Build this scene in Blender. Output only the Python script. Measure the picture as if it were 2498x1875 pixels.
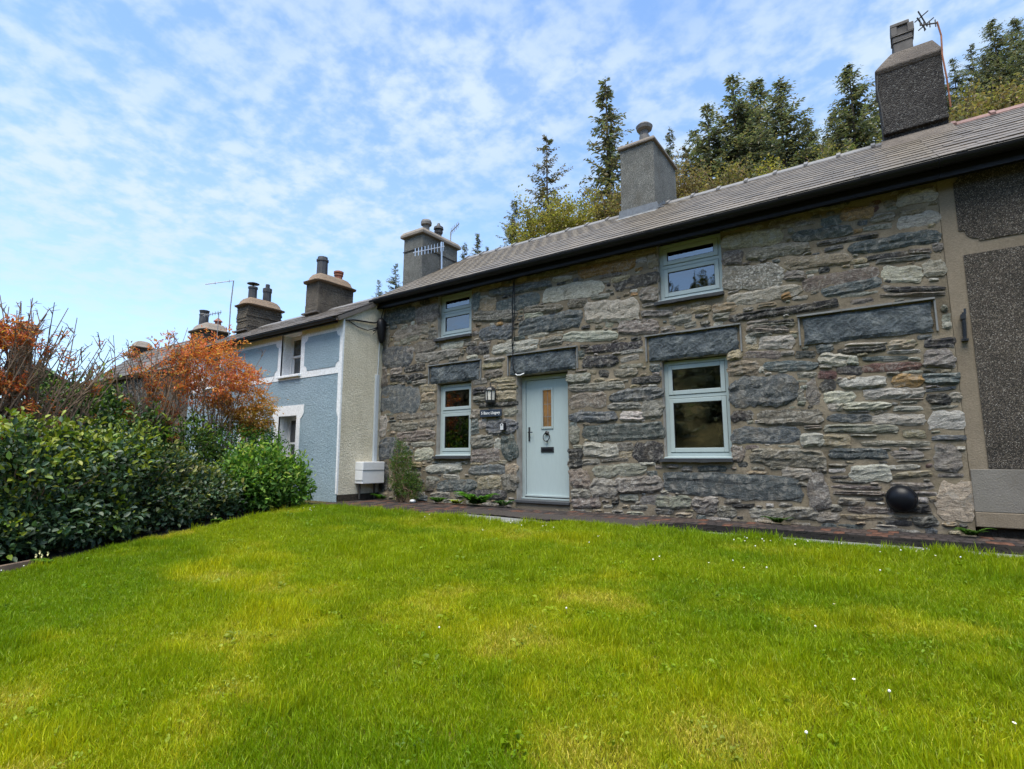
import bpy, math, random
import numpy as np
from mathutils import Vector, Matrix
PI = math.pi
R = math.radians
scene = bpy.context.scene
COL = scene.collection
for o in list(bpy.data.objects):
    bpy.data.objects.remove(o)

# ------------------------------------------------------------------ camera
cam_d = bpy.data.cameras.new('camera')
cam_d.sensor_width = 36.0
cam_d.lens = 36.0 * 1311.0 / 2498.0
cam_d.clip_start = 0.05
cam_d.clip_end = 2000.0
cam = bpy.data.objects.new('camera', cam_d)
COL.objects.link(cam)
cam.location = (0, 0, 1.30)
cam.rotation_euler = (R(90 + 7.84), 0, R(35.01))
scene.camera = cam

# ------------------------------------------------------------------ sun and sky
SUN = Vector((0.10, -0.34, 0.94)).normalized()      # direction towards the sun
sun_d = bpy.data.lights.new('sun', 'SUN')
sun_d.energy = 4.3
sun_d.angle = R(45)
sun_d.color = (1.0, 0.94, 0.82)
sun = bpy.data.objects.new('sun', sun_d)
COL.objects.link(sun)
sun.location = (3, -12, 30)
sun.rotation_euler = SUN.to_track_quat('Z', 'Y').to_euler()

world = bpy.data.worlds.new('World')
scene.world = world
world.use_nodes = True
wn = world.node_tree.nodes
wl = world.node_tree.links
wn.clear()
w_out = wn.new('ShaderNodeOutputWorld')
w_bg = wn.new('ShaderNodeBackground')
w_bg.inputs['Strength'].default_value = 0.15
w_sky = wn.new('ShaderNodeTexSky')
w_sky.sky_type = 'NISHITA'
w_sky.sun_disc = False
w_sky.sun_elevation = math.asin(SUN.z)
w_sky.sun_rotation = math.atan2(SUN.x, SUN.y)
w_sky.air_density = 1.0
w_sky.dust_density = 0.6
w_sky.ozone_density = 1.0


def wnode(t, **kw):
    n = wn.new(t)
    for k, v in kw.items():
        setattr(n, k, v)
    return n


def wmath(op, a, b=None):
    n = wnode('ShaderNodeMath', operation=op)
    for i, v in enumerate((a, b)):
        if v is None:
            continue
        if isinstance(v, (int, float)):
            n.inputs[i].default_value = v
        else:
            wl.new(v, n.inputs[i])
    return n.outputs[0]


tc = wnode('ShaderNodeTexCoord')
sep = wnode('ShaderNodeSeparateXYZ')
wl.new(tc.outputs['Generated'], sep.inputs[0])
den = wmath('ADD', wmath('MAXIMUM', sep.outputs[2], 0.0), 0.16)
cx_ = wmath('DIVIDE', sep.outputs[0], den)
cy_ = wmath('DIVIDE', sep.outputs[1], den)
comb = wnode('ShaderNodeCombineXYZ')
wl.new(cx_, comb.inputs[0])
wl.new(cy_, comb.inputs[1])


def wnoise(scale, detail, rough, w, dist=0.0):
    n = wnode('ShaderNodeTexNoise', noise_dimensions='3D')
    n.inputs['Scale'].default_value = scale
    n.inputs['Detail'].default_value = detail
    n.inputs['Roughness'].default_value = rough
    n.inputs['Distortion'].default_value = dist
    ad = wnode('ShaderNodeVectorMath', operation='ADD')
    wl.new(comb.outputs[0], ad.inputs[0])
    ad.inputs[1].default_value = (w * 1.7, w * 0.9, w)
    wl.new(ad.outputs[0], n.inputs['Vector'])
    return n.outputs[0]


def wramp(v, a, b):
    n = wnode('ShaderNodeMapRange', interpolation_type='SMOOTHSTEP')
    wl.new(v, n.inputs[0])
    n.inputs[1].default_value = a
    n.inputs[2].default_value = b
    return n.outputs[0]


puffs = wnoise(13.0, 4.0, 0.56, 3.1, 0.1)
sheets = wnoise(0.9, 3.0, 0.5, 5.2)
cl = wmath('MULTIPLY', wramp(puffs, 0.33, 0.68), wramp(sheets, 0.32, 0.60))
cl = wmath('ADD', wmath('MULTIPLY', cl, 0.70), wmath('MULTIPLY', wramp(sheets, 0.25, 0.75), 0.22))
# clouds thin out towards the horizon
cl = wmath('MULTIPLY', cl, wramp(sep.outputs[2], 0.02, 0.42))
# low haze brightening towards the horizon
hz = wmath('MULTIPLY', wmath('SUBTRACT', 1.0, wramp(sep.outputs[2], -0.05, 0.60)), 0.42)
w_lift = wnode('ShaderNodeMix', data_type='RGBA', blend_type='MULTIPLY')
w_lift.inputs[0].default_value = 1.0
wl.new(w_sky.outputs[0], w_lift.inputs[6])
w_lift.inputs[7].default_value = (1.13, 1.38, 1.56, 1)
w_hz = wnode('ShaderNodeMix', data_type='RGBA')
wl.new(hz, w_hz.inputs[0])
wl.new(w_lift.outputs[2], w_hz.inputs[6])
w_hz.inputs[7].default_value = (3.4, 3.9, 5.1, 1)
w_mix = wnode('ShaderNodeMix', data_type='RGBA')
wl.new(cl, w_mix.inputs[0])
wl.new(w_hz.outputs[2], w_mix.inputs[6])
w_mix.inputs[7].default_value = (3.5, 4.15, 4.8, 1)
wl.new(w_mix.outputs[2], w_bg.inputs['Color'])
wl.new(w_bg.outputs[0], w_out.inputs[0])

scene.view_settings.view_transform = 'Standard'
scene.view_settings.look = 'None'
scene.view_settings.gamma = 1.0
scene.view_settings.use_curve_mapping = False
scene.view_settings.exposure = 0.55
scene.cycles.use_denoising = True
scene.cycles.adaptive_threshold = 0.02
scene.cycles.max_bounces = 4
scene.cycles.diffuse_bounces = 2
scene.cycles.glossy_bounces = 3
scene.cycles.transparent_max_bounces = 5
scene.cycles.caustics_reflective = False
scene.cycles.caustics_refractive = False

rng = random.Random(7)
nrng = np.random.default_rng(11)


# ------------------------------------------------------------------ helpers
def tag(o, label=None, cat=None, group=None, kind=None):
    if label: o['label'] = label
    if cat: o['category'] = cat
    if group: o['group'] = group
    if kind: o['kind'] = kind
    return o


def link(o, parent=None):
    COL.objects.link(o)
    if parent is not None:
        o.parent = parent
    return o


def empty(name, loc=(0, 0, 0), parent=None):
    o = bpy.data.objects.new(name, None)
    o.empty_display_size = 0.2
    o.location = loc
    return link(o, parent)


def copy_tree(o, parent=None):
    c = o.copy()
    COL.objects.link(c)
    c.parent = parent
    for ch in [x for x in bpy.data.objects if x.parent == o]:
        copy_tree(ch, c)
    return c


class MB:
    """collects faces of ONE mesh object"""
    def __init__(self):
        self.v, self.f = [], []

    def add(self, vs, fs):
        n = len(self.v)
        self.v.extend([tuple(q) for q in vs])
        self.f.extend([tuple(i + n for i in q) for q in fs])
        return self

    def box(self, x0, x1, y0, y1, z0, z1):
        if x0 > x1: x0, x1 = x1, x0
        if y0 > y1: y0, y1 = y1, y0
        if z0 > z1: z0, z1 = z1, z0
        vs = [(x0, y0, z0), (x1, y0, z0), (x1, y1, z0), (x0, y1, z0), (x0, y0, z1), (x1, y0, z1), (x1, y1, z1), (x0, y1, z1)]
        fs = [(0, 3, 2, 1), (4, 5, 6, 7), (0, 1, 5, 4), (1, 2, 6, 5), (2, 3, 7, 6), (3, 0, 4, 7)]
        return self.add(vs, fs)

    def quad(self, a, b, c, d):
        return self.add([a, b, c, d], [(0, 1, 2, 3)])

    def tube(self, pts, rad, n=8, cap=True):
        pts = [Vector(p) for p in pts]
        if not isinstance(rad, (list, tuple)): rad = [rad] * len(pts)
        vs, fs = [], []
        up = None
        for i, p in enumerate(pts):
            a = pts[max(i - 1, 0)]
            b = pts[min(i + 1, len(pts) - 1)]
            d = (b - a)
            d = d.normalized() if d.length > 1e-9 else Vector((0, 0, 1))
            if up is None:
                up = Vector((0, 0, 1)) if abs(d.z) < 0.9 else Vector((1, 0, 0))
            s = d.cross(up).normalized()
            t = s.cross(d).normalized()
            up = t
            for k in range(n):
                an = 2 * PI * k / n
                vs.append(p + (s * math.cos(an) + t * math.sin(an)) * rad[i])
        for i in range(len(pts) - 1):
            for k in range(n):
                k2 = (k + 1) % n
                fs.append((i * n + k, i * n + k2, (i + 1) * n + k2, (i + 1) * n + k))
        if cap:
            fs.append(tuple(range(n - 1, -1, -1)))
            m = (len(pts) - 1) * n
            fs.append(tuple(m + k for k in range(n)))
        return self.add(vs, fs)

    def lathe(self, prof, n=16, c=(0, 0, 0)):
        vs, fs = [], []
        for r, z in prof:
            for k in range(n):
                a = 2 * PI * k / n
                vs.append((c[0] + r * math.cos(a), c[1] + r * math.sin(a), c[2] + z))
        for i in range(len(prof) - 1):
            for k in range(n):
                k2 = (k + 1) % n
                fs.append((i * n + k, i * n + k2, (i + 1) * n + k2, (i + 1) * n + k))
        fs.append(tuple(range(n - 1, -1, -1)))
        m = (len(prof) - 1) * n
        fs.append(tuple(m + k for k in range(n)))
        return self.add(vs, fs)

    def prism_xz(self, pts, y0, y1):
        """polygon in the x-z plane pulled along y from y0 (front) to y1 (back)"""
        n = len(pts)
        vs = [(x, y0, z) for x, z in pts] + [(x, y1, z) for x, z in pts]
        fs = [tuple(range(n)), tuple(range(2 * n - 1, n - 1, -1))]
        for i in range(n):
            j = (i + 1) % n
            fs.append((i, i + n, j + n, j))
        return self.add(vs, fs)

    def prism_yz(self, pts, x0, x1):
        n = len(pts)
        vs = [(x0, y, z) for y, z in pts] + [(x1, y, z) for y, z in pts]
        fs = [tuple(range(n)), tuple(range(2 * n - 1, n - 1, -1))]
        for i in range(n):
            j = (i + 1) % n
            fs.append((i, i + n, j + n, j))
        return self.add(vs, fs)

    def mesh(self, name, mat, smooth=False):
        me = bpy.data.meshes.new(name)
        me.from_pydata(self.v, [], self.f)
        me.update()
        if mat is not None: me.materials.append(mat)
        if smooth:
            me.polygons.foreach_set('use_smooth', [True] * len(me.polygons))
        return me

    def build(self, name, mat, parent=None, smooth=False, bevel=0.0, loc=None):
        me = self.mesh(name, mat, smooth)
        o = bpy.data.objects.new(name, me)
        if loc is not None: o.location = loc
        if bevel:
            b = o.modifiers.new('bevel', 'BEVEL')
            b.width = bevel
            b.segments = 2
            b.limit_method = 'ANGLE'
        return link(o, parent)


def np_mesh(name, verts, faces, mat, colors=None, smooth=False):
    """verts Nx3, faces MxK (all K corners); colors Nx4 as point attribute Col"""
    verts = np.asarray(verts, np.float32)
    faces = np.asarray(faces, np.int32)
    me = bpy.data.meshes.new(name)
    me.vertices.add(len(verts))
    me.vertices.foreach_set('co', verts.ravel())
    k = faces.shape[1]
    me.loops.add(faces.size)
    me.loops.foreach_set('vertex_index', faces.ravel())
    me.polygons.add(len(faces))
    me.polygons.foreach_set('loop_start', np.arange(0, faces.size, k, dtype=np.int32))
    if smooth:
        me.polygons.foreach_set('use_smooth', np.ones(len(faces), bool))
    if colors is not None:
        at = me.attributes.new('Col', 'FLOAT_COLOR', 'POINT')
        at.data.foreach_set('color', np.asarray(colors, np.float32).ravel())
    me.update(calc_edges=True)
    me.validate()
    if mat is not None: me.materials.append(mat)
    return me


def obj(name, me, parent=None):
    return link(bpy.data.objects.new(name, me), parent)


_tab = nrng.random((64, 64))


def vnoise(x, y):
    x = np.asarray(x, float); y = np.asarray(y, float)
    xi = np.floor(x).astype(int); yi = np.floor(y).astype(int)
    fx = x - xi; fy = y - yi
    fx = fx * fx * (3 - 2 * fx); fy = fy * fy * (3 - 2 * fy)
    g = lambda a, b: _tab[a % 64, b % 64]
    return (g(xi, yi) * (1 - fx) * (1 - fy) + g(xi + 1, yi) * fx * (1 - fy) + g(xi, yi + 1) * (1 - fx) * fy + g(xi + 1, yi + 1) * fx * fy)


def fnoise(x, y, o=4):
    s = 0; a = 0.5; t = 0
    for k in range(o):
        s = s + a * vnoise(np.asarray(x) * 2 ** k + 17.3 * k, np.asarray(y) * 2 ** k + 9.1 * k)
        t += a; a *= 0.5
    return s / t


def sstep(a, b, x):
    t = np.clip((np.asarray(x, float) - a) / (b - a), 0, 1)
    return t * t * (3 - 2 * t)


# ------------------------------------------------------------------ materials
class NT:
    def __init__(self, name):
        m = bpy.data.materials.new(name)
        m.use_nodes = True
        self.m = m
        self.n = m.node_tree.nodes
        self.l = m.node_tree.links
        self.b = self.n['Principled BSDF']
        self.out = self.n['Material Output']
        self._p = None

    def new(self, t, **kw):
        n = self.n.new(t)
        for k, v in kw.items(): setattr(n, k, v)
        return n

    def pos(self, sc=(1, 1, 1)):
        if self._p is None:
            self._p = self.new('ShaderNodeNewGeometry').outputs['Position']
        if sc == (1, 1, 1): return self._p
        mp = self.new('ShaderNodeMapping')
        mp.inputs['Scale'].default_value = sc
        self.l.new(self._p, mp.inputs[0])
        return mp.outputs[0]

    def objc(self, sc=(1, 1, 1)):
        t = self.new('ShaderNodeTexCoord')
        mp = self.new('ShaderNodeMapping')
        mp.inputs['Scale'].default_value = sc
        self.l.new(t.outputs['Object'], mp.inputs[0])
        return mp.outputs[0]

    def noise(self, scale, detail=5, rough=0.6, vec=None, dist=0.0):
        n = self.new('ShaderNodeTexNoise')
        n.inputs['Scale'].default_value = scale
        n.inputs['Detail'].default_value = detail
        n.inputs['Roughness'].default_value = rough
        n.inputs['Distortion'].default_value = dist
        self.l.new(vec if vec is not None else self.pos(), n.inputs['Vector'])
        return n.outputs[0]

    def voro(self, scale, vec=None, feature='F1', out=0, rand=1.0):
        n = self.new('ShaderNodeTexVoronoi', feature=feature)
        n.inputs['Scale'].default_value = scale
        n.inputs['Randomness'].default_value = rand
        self.l.new(vec if vec is not None else self.pos(), n.inputs['Vector'])
        return n.outputs[out]

    def ramp(self, v, stops):
        n = self.new('ShaderNodeValToRGB')
        e = n.color_ramp.elements
        while len(e) < len(stops): e.new(0.5)
        for i, (p, c) in enumerate(stops):
            e[i].position = p
            e[i].color = (c[0], c[1], c[2], 1) if not isinstance(c, (int, float)) else (c, c, c, 1)
        self.l.new(v, n.inputs[0])
        return n.outputs[0]

    def rng(self, v, a, b, c=0.0, d=1.0):
        n = self.new('ShaderNodeMapRange')
        self.l.new(v, n.inputs[0])
        for i, q in enumerate((a, b, c, d)): n.inputs[i + 1].default_value = q
        return n.outputs[0]

    def math(self, op, a, b=None):
        n = self.new('ShaderNodeMath', operation=op)
        for i, v in enumerate((a, b)):
            if v is None: continue
            if isinstance(v, (int, float)): n.inputs[i].default_value = v
            else: self.l.new(v, n.inputs[i])
        return n.outputs[0]

    def mix(self, f, a, b, blend='MIX'):
        n = self.new('ShaderNodeMix', data_type='RGBA', blend_type=blend)
        for i, v in ((0, f), (6, a), (7, b)):
            if isinstance(v, (int, float)): n.inputs[i].default_value = v
            elif isinstance(v, tuple): n.inputs[i].default_value = (v[0], v[1], v[2], 1)
            else: self.l.new(v, n.inputs[i])
        return n.outputs[2]

    def attr(self, name='Col', typ='GEOMETRY'):
        n = self.new('ShaderNodeAttribute', attribute_name=name, attribute_type=typ)
        return n

    def rand(self):
        return self.new('ShaderNodeObjectInfo').outputs['Random']

    def bump(self, h, strength=0.5, dist=0.01):
        n = self.new('ShaderNodeBump')
        n.inputs['Strength'].default_value = strength
        n.inputs['Distance'].default_value = dist
        self.l.new(h, n.inputs['Height'])
        self.l.new(n.outputs[0], self.b.inputs['Normal'])
        return n.outputs[0]

    def set(self, col=None, rough=None, metal=None, spec=None):
        for k, v in (('Base Color', col), ('Roughness', rough), ('Metallic', metal), ('Specular IOR Level', spec)):
            if v is None: continue
            if isinstance(v, (int, float)): self.b.inputs[k].default_value = v
            elif isinstance(v, tuple): self.b.inputs[k].default_value = (v[0], v[1], v[2], 1)
            else: self.l.new(v, self.b.inputs[k])
        return self


def plain(name, col, rough=0.5, metal=0.0, var=0.12, scale=14, bump=0.15, bscale=120, bdist=0.002):
    t = NT(name)
    n = t.noise(scale, 5)
    c = t.mix(t.rng(n, 0.3, 0.7), tuple(q * (1 - var) for q in col), tuple(min(1, q * (1 + var)) for q in col))
    t.set(c, t.rng(t.noise(scale * 2.3, 4), 0.25, 0.75, max(0.03, rough - 0.08), min(1, rough + 0.1)), metal)
    if bump: t.bump(t.noise(bscale, 3), bump, bdist)
    return t.m


M = {}


def build_materials():
    # rubble stone: own colour from Col, lichen share in its alpha
    t = NT('fieldstone')
    a = t.attr('Col')
    lay = t.noise(1.0, 6, 0.72, t.pos((12, 12, 32)), 1.3)
    lay2 = t.noise(1.0, 4, 0.75, t.pos((60, 60, 110)), 1.0)
    big = t.noise(6.5, 3, 0.65)
    patch = t.noise(11, 5, 0.74, None, 0.8)
    c = t.mix(1.0, a.outputs['Color'], t.ramp(lay, [(0.28, 0.45), (0.5, 0.95), (0.74, 1.60)]), 'MULTIPLY')
    c = t.mix(1.0, c, t.ramp(lay2, [(0.3, 0.42), (0.52, 0.95), (0.74, 1.70)]), 'MULTIPLY')
    c = t.mix(t.rng(big, 0.50, 0.74, 0, 0.36), c, (0.30, 0.24, 0.165))
    c = t.mix(t.rng(patch, 0.51, 0.62, 0, 0.50), c, (0.44, 0.42, 0.38))
    c = t.mix(t.rng(patch, 0.44, 0.34, 0, 0.55), c, (0.045, 0.048, 0.052))
    lich = t.noise(30, 5, 0.75)
    lm = t.math('MULTIPLY', t.rng(lich, 0.52, 0.62), t.rng(t.noise(5.5, 3), 0.40, 0.56))
    lm = t.math('MULTIPLY', lm, a.outputs['Alpha'])
    c = t.mix(lm, c, (0.60, 0.585, 0.54))
    spots = t.rng(t.voro(38), 0.10, 0.055)
    spm = t.math('MULTIPLY', spots, t.rng(t.noise(3.1, 2), 0.58, 0.66))
    c = t.mix(t.math('MULTIPLY', spm, 0.85), c, (0.66, 0.66, 0.62))
    t.set(c, 0.85, 0, 0.25)
    h = t.math('ADD', t.math('MULTIPLY', lay, 1.0), t.math('MULTIPLY', lay2, 0.45))
    t.bump(h, 1.0, 0.045)
    M['stone'] = t.m

    t = NT('lintel_slate')
    n1 = t.noise(6, 6, 0.65); n2 = t.noise(34, 6, 0.7)
    c = t.ramp(n1, [(0.28, (0.022, 0.030, 0.038)), (0.5, (0.068, 0.084, 0.096)), (0.72, (0.175, 0.19, 0.19))])
    c = t.mix(1.0, c, t.ramp(n2, [(0.3, 0.6), (0.5, 1.0), (0.75, 1.5)]), 'MULTIPLY')
    t.set(c, 0.62, 0, 0.4)
    t.bump(t.math('ADD', n1, n2), 1.0, 0.03)
    M['lintel'] = t.m

    t = NT('lime_mortar')
    n1 = t.noise(2.2, 6, 0.6); n2 = t.noise(60, 5, 0.7)
    c = t.ramp(n1, [(0.3, (0.115, 0.095, 0.068)), (0.5, (0.195, 0.162, 0.118)), (0.72, (0.295, 0.25, 0.188))])
    c = t.mix(1.0, c, t.ramp(n2, [(0.3, 0.7), (0.5, 1.0), (0.72, 1.25)]), 'MULTIPLY')
    n3 = t.noise(1.1, 5, 0.6, t.pos((1, 1, 2.5)))
    c = t.mix(t.rng(n3, 0.55, 0.75, 0, 0.5), c, (0.17, 0.145, 0.075))
    t.set(c, 0.93, 0, 0.2)
    t.bump(t.math('ADD', t.noise(24, 5), n2), 0.6, 0.012)
    M['mortar'] = t.m

    t = NT('reveal_render')
    n1 = t.noise(5, 6); n2 = t.noise(90, 4)
    c = t.ramp(n1, [(0.3, (0.25, 0.225, 0.20)), (0.7, (0.42, 0.385, 0.35))])
    t.set(c, 0.9, 0, 0.2)
    t.bump(n2, 0.3, 0.004)
    M['reveal'] = t.m

    def pebble(name, ramp, scale, strength, dist, stain=None):
        t = NT(name)
        cell = t.voro(scale, out=1)
        d = t.voro(scale)
        sp = t.new('ShaderNodeSeparateColor')
        t.l.new(cell, sp.inputs[0])
        c = t.ramp(sp.outputs[0], ramp)
        big = t.noise(1.7, 5)
        c = t.mix(1.0, c, t.ramp(big, [(0.3, 0.72), (0.7, 1.22)]), 'MULTIPLY')
        if stain: c = t.mix(t.rng(t.noise(2.4, 6, 0.65), 0.5, 0.75, 0, 0.6), c, stain)
        t.set(c, 0.85, 0, 0.3)
        hh = t.math('ADD', t.math('MULTIPLY', d, -1.0), t.math('MULTIPLY', t.noise(scale * 0.6, 3), 0.4))
        t.bump(hh, strength, dist)
        return t.m
    M['pebble_dark'] = pebble('pebbledash', [(0.0, (0.028, 0.027, 0.028)), (0.45, (0.066, 0.057, 0.048)), (0.75, (0.135, 0.113, 0.09)), (0.93, (0.27, 0.23, 0.185)), (1.0, (0.48, 0.46, 0.42))], 150, 1.0, 0.016)
    M['pebble_grey'] = pebble('grey_pebbledash', [(0.0, (0.075, 0.08, 0.076)), (0.5, (0.145, 0.147, 0.135)), (0.9, (0.23, 0.228, 0.21)), (1.0, (0.40, 0.40, 0.38))], 125, 0.8, 0.010, (0.10, 0.088, 0.066))
    M['pebble_old'] = pebble('weathered_pebbledash', [(0.0, (0.014, 0.013, 0.0135)), (0.5, (0.040, 0.036, 0.035)), (0.93, (0.085, 0.08, 0.074)), (1.0, (0.20, 0.20, 0.19))], 70, 0.9, 0.018, (0.06, 0.055, 0.05))

    def roughcast(name, col, hi, sc=38, dist=0.022, stain=None):
        t = NT(name)
        n1 = t.noise(sc, 4, 0.6); n2 = t.noise(2.0, 5)
        c = t.mix(t.rng(n2, 0.3, 0.7), col, hi)
        c = t.mix(1.0, c, t.ramp(n1, [(0.3, 0.82), (0.7, 1.12)]), 'MULTIPLY')
        if stain:
            c = t.mix(t.rng(t.noise(1.2, 6, 0.65, t.pos((2.2, 2.2, 0.8))), 0.52, 0.8, 0, 0.55), c, stain)
        st = t.noise(1.0, 5, 0.7, t.pos((5, 5, 0.45)))
        c = t.mix(t.rng(st, 0.54, 0.74, 0, 0.30), c, tuple(q * 0.55 for q in col))
        t.set(c, 0.8, 0, 0.3)
        t.bump(t.math('ADD', n1, t.math('MULTIPLY', t.noise(sc * 2.6, 3, 0.7), 0.7)), 0.95, dist)
        return t.m
    M['blue_wall'] = roughcast('blue_roughcast', (0.275, 0.37, 0.435), (0.315, 0.41, 0.475), 34, 0.022)
    M['cream_wall'] = roughcast('cream_roughcast', (0.66, 0.60, 0.46), (0.76, 0.705, 0.57), 32, 0.034, (0.48, 0.43, 0.30))
    M['white_paint'] = roughcast('white_masonry_paint', (0.76, 0.78, 0.80), (0.82, 0.83, 0.84), 30, 0.004)
    M['cement'] = roughcast('cement_band', (0.185, 0.150, 0.108), (0.245, 0.202, 0.15), 70, 0.006, (0.125, 0.10, 0.07))
    M['cement_grey'] = roughcast('cement_plinth', (0.155, 0.14, 0.122), (0.215, 0.20, 0.178), 60, 0.006, (0.16, 0.15, 0.12))
    M['cap'] = roughcast('cement_flaunching', (0.165, 0.118, 0.082), (0.25, 0.185, 0.135), 25, 0.02, (0.16, 0.14, 0.11))
    M['cap_grey'] = roughcast('concrete_cap', (0.20, 0.172, 0.145), (0.29, 0.25, 0.215), 50, 0.010, (0.12, 0.10, 0.08))
    M['cap_dark'] = roughcast('sooty_cement_cap', (0.105, 0.088, 0.076), (0.165, 0.14, 0.12), 22, 0.03, (0.07, 0.058, 0.045))
    M['stack_stone'] = roughcast('sooty_stack_stone', (0.06, 0.05, 0.042), (0.165, 0.14, 0.11), 16, 0.05, (0.24, 0.19, 0.125))

    def slates(name, dark, light, moss, sheen):
        t = NT(name)
        r = t.rand()
        a = t.attr('Col')
        n1 = t.noise(3.0, 5); n2 = t.noise(48, 5, 0.7)
        v = t.math('ADD', t.math('MULTIPLY', r, 0.5), t.math('MULTIPLY', n1, 0.5))
        c = t.mix(t.rng(v, 0.1, 0.9), dark, light)
        c = t.mix(1.0, c, t.ramp(n2, [(0.3, 0.72), (0.7, 1.25)]), 'MULTIPLY')
        c = t.mix(t.rng(t.noise(5.5, 6, 0.7), 0.55, 0.72, 0, moss), c, (0.13, 0.085, 0.05))
        t.set(c, t.rng(n2, 0.3, 0.7, sheen, sheen + 0.18), 0, 0.5)
        t.bump(n2, 0.35, 0.004)
        return t.m
    M['slate'] = slates('roof_slate', (0.075, 0.063, 0.050), (0.19, 0.158, 0.122), 0.55, 0.44)
    M['slate_old'] = slates('old_roof_slate', (0.075, 0.062, 0.052), (0.185, 0.155, 0.125), 0.8, 0.46)
    M['slate_blue'] = slates('mossy_roof_slate', (0.085, 0.072, 0.064), (0.19, 0.165, 0.14), 0.6, 0.5)
    M['slate_sill'] = slates('slate_sill', (0.025, 0.027, 0.032), (0.06, 0.064, 0.07), 0.1, 0.55)
    M['ridge'] = plain('ridge_tile', (0.17, 0.165, 0.165), 0.6, var=0.25)
    M['ridge_red'] = plain('red_ridge_tile', (0.20, 0.11, 0.095), 0.65, var=0.3)
    M['black_plastic'] = plain('black_plastic', (0.009, 0.0095, 0.012), 0.42, var=0.1, bump=0.04)
    M['black_plastic'].node_tree.nodes['Principled BSDF'].inputs['Specular IOR Level'].default_value = 0.25
    M['black_iron'] = plain('black_iron', (0.016, 0.018, 0.022), 0.38, var=0.15, bump=0.1)
    M['dome_black'] = plain('dome_black', (0.006, 0.007, 0.010), 0.35, var=0.1, bump=0.03)
    M['dome_black'].node_tree.nodes['Principled BSDF'].inputs['Specular IOR Level'].default_value = 0.22
    M['cover_grey'] = plain('satin_grey_cover', (0.55, 0.56, 0.57), 0.4, var=0.05, bump=0)
    M['lantern_pane'] = plain('pale_lantern_pane', (0.62, 0.60, 0.54), 0.25, var=0.25, scale=30, bump=0)  # opaque pale colour stands in for the brightness seen through clear glass
    M['rusty_iron'] = plain('rusty_iron', (0.24, 0.085, 0.035), 0.7, var=0.35)
    M['old_iron'] = plain('old_iron', (0.05, 0.045, 0.04), 0.6, var=0.35)
    M['lead'] = plain('lead_flashing', (0.16, 0.175, 0.195), 0.5, var=0.25)
    M['sage'] = plain('sage_green_frame', (0.35, 0.415, 0.42), 0.4, var=0.03, bump=0.05)
    t = NT('door_skin')
    g = t.noise(1.0, 5, 0.6, t.pos((60, 60, 6)))
    t.set(t.mix(t.rng(g, 0.3, 0.7), (0.37, 0.445, 0.455), (0.40, 0.48, 0.485)), 0.42, 0, 0.4)
    t.bump(g, 0.25, 0.003)
    M['door'] = t.m
    M['seal'] = plain('rubber_seal', (0.012, 0.013, 0.014), 0.7, var=0.1, bump=0)
    M['white_wood'] = plain('white_painted_wood', (0.72, 0.73, 0.73), 0.45, var=0.05, bump=0.1)
    M['white_plastic'] = plain('white_plastic', (0.70, 0.71, 0.72), 0.4, var=0.05, bump=0.05)
    M['grey_plastic'] = plain('grey_plastic_conduit', (0.46, 0.50, 0.54), 0.45, var=0.06, bump=0.05)
    M['alu'] = plain('aluminium', (0.75, 0.76, 0.78), 0.32, 1.0, var=0.06, bump=0.05)
    M['alu_dull'] = plain('dull_aerial_metal', (0.33, 0.32, 0.32), 0.5, 0.6, var=0.2, bump=0.05)
    M['pot_dark'] = plain('dark_chimney_pot', (0.05, 0.05, 0.055), 0.55, var=0.35, scale=6)
    M['pot_grey'] = plain('stained_grey_chimney_pot', (0.14, 0.13, 0.125), 0.6, var=0.45, scale=5)
    M['pot_dark2'] = plain('sooty_square_pot', (0.085, 0.076, 0.072), 0.65, var=0.5, scale=5)
    M['pot_red'] = plain('terracotta_chimney_pot', (0.28, 0.10, 0.06), 0.65, var=0.3, scale=6)
    M['sign'] = plain('sign_slate', (0.022, 0.034, 0.055), 0.45, var=0.2, bump=0.1)
    M['sign_text'] = plain('white_lettering', (0.85, 0.85, 0.84), 0.5, var=0.02, bump=0)
    M['chrome'] = plain('satin_metal', (0.62, 0.63, 0.64), 0.35, 1.0, var=0.05, bump=0.03)
    M['plaster'] = plain('interior_plaster', (0.62, 0.60, 0.56), 0.9, var=0.08, bump=0.05)
    M['wood_in'] = plain('window_board_wood', (0.30, 0.17, 0.07), 0.5, var=0.2)
    M['terracotta'] = plain('clay_plant_pot', (0.42, 0.33, 0.24), 0.7, var=0.15)
    M['ceramic'] = plain('white_ceramic', (0.75, 0.75, 0.74), 0.25, var=0.04, bump=0)
    M['green_paint'] = plain('dark_green_paint', (0.02, 0.07, 0.06), 0.4, var=0.1)
    M['wood_old'] = plain('weathered_timber', (0.16, 0.11, 0.08), 0.8, var=0.3, scale=9)
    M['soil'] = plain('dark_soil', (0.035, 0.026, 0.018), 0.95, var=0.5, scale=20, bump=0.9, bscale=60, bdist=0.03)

    def glass(name, ior, tint):
        t = NT(name)
        t.n.remove(t.b)
        fr = t.new('ShaderNodeFresnel'); fr.inputs['IOR'].default_value = ior
        tr = t.new('ShaderNodeBsdfTransparent'); tr.inputs[0].default_value = (*tint, 1)
        gl = t.new('ShaderNodeBsdfGlossy'); gl.inputs['Roughness'].default_value = 0.015
        bp = t.new('ShaderNodeBump'); bp.inputs['Strength'].default_value = 0.06; bp.inputs['Distance'].default_value = 0.02
        t.l.new(t.noise(3.0, 2), bp.inputs['Height'])
        t.l.new(bp.outputs[0], gl.inputs['Normal'])
        mx = t.new('ShaderNodeMixShader')
        t.l.new(fr.outputs[0], mx.inputs[0]); t.l.new(tr.outputs[0], mx.inputs[1]); t.l.new(gl.outputs[0], mx.inputs[2])
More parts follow.
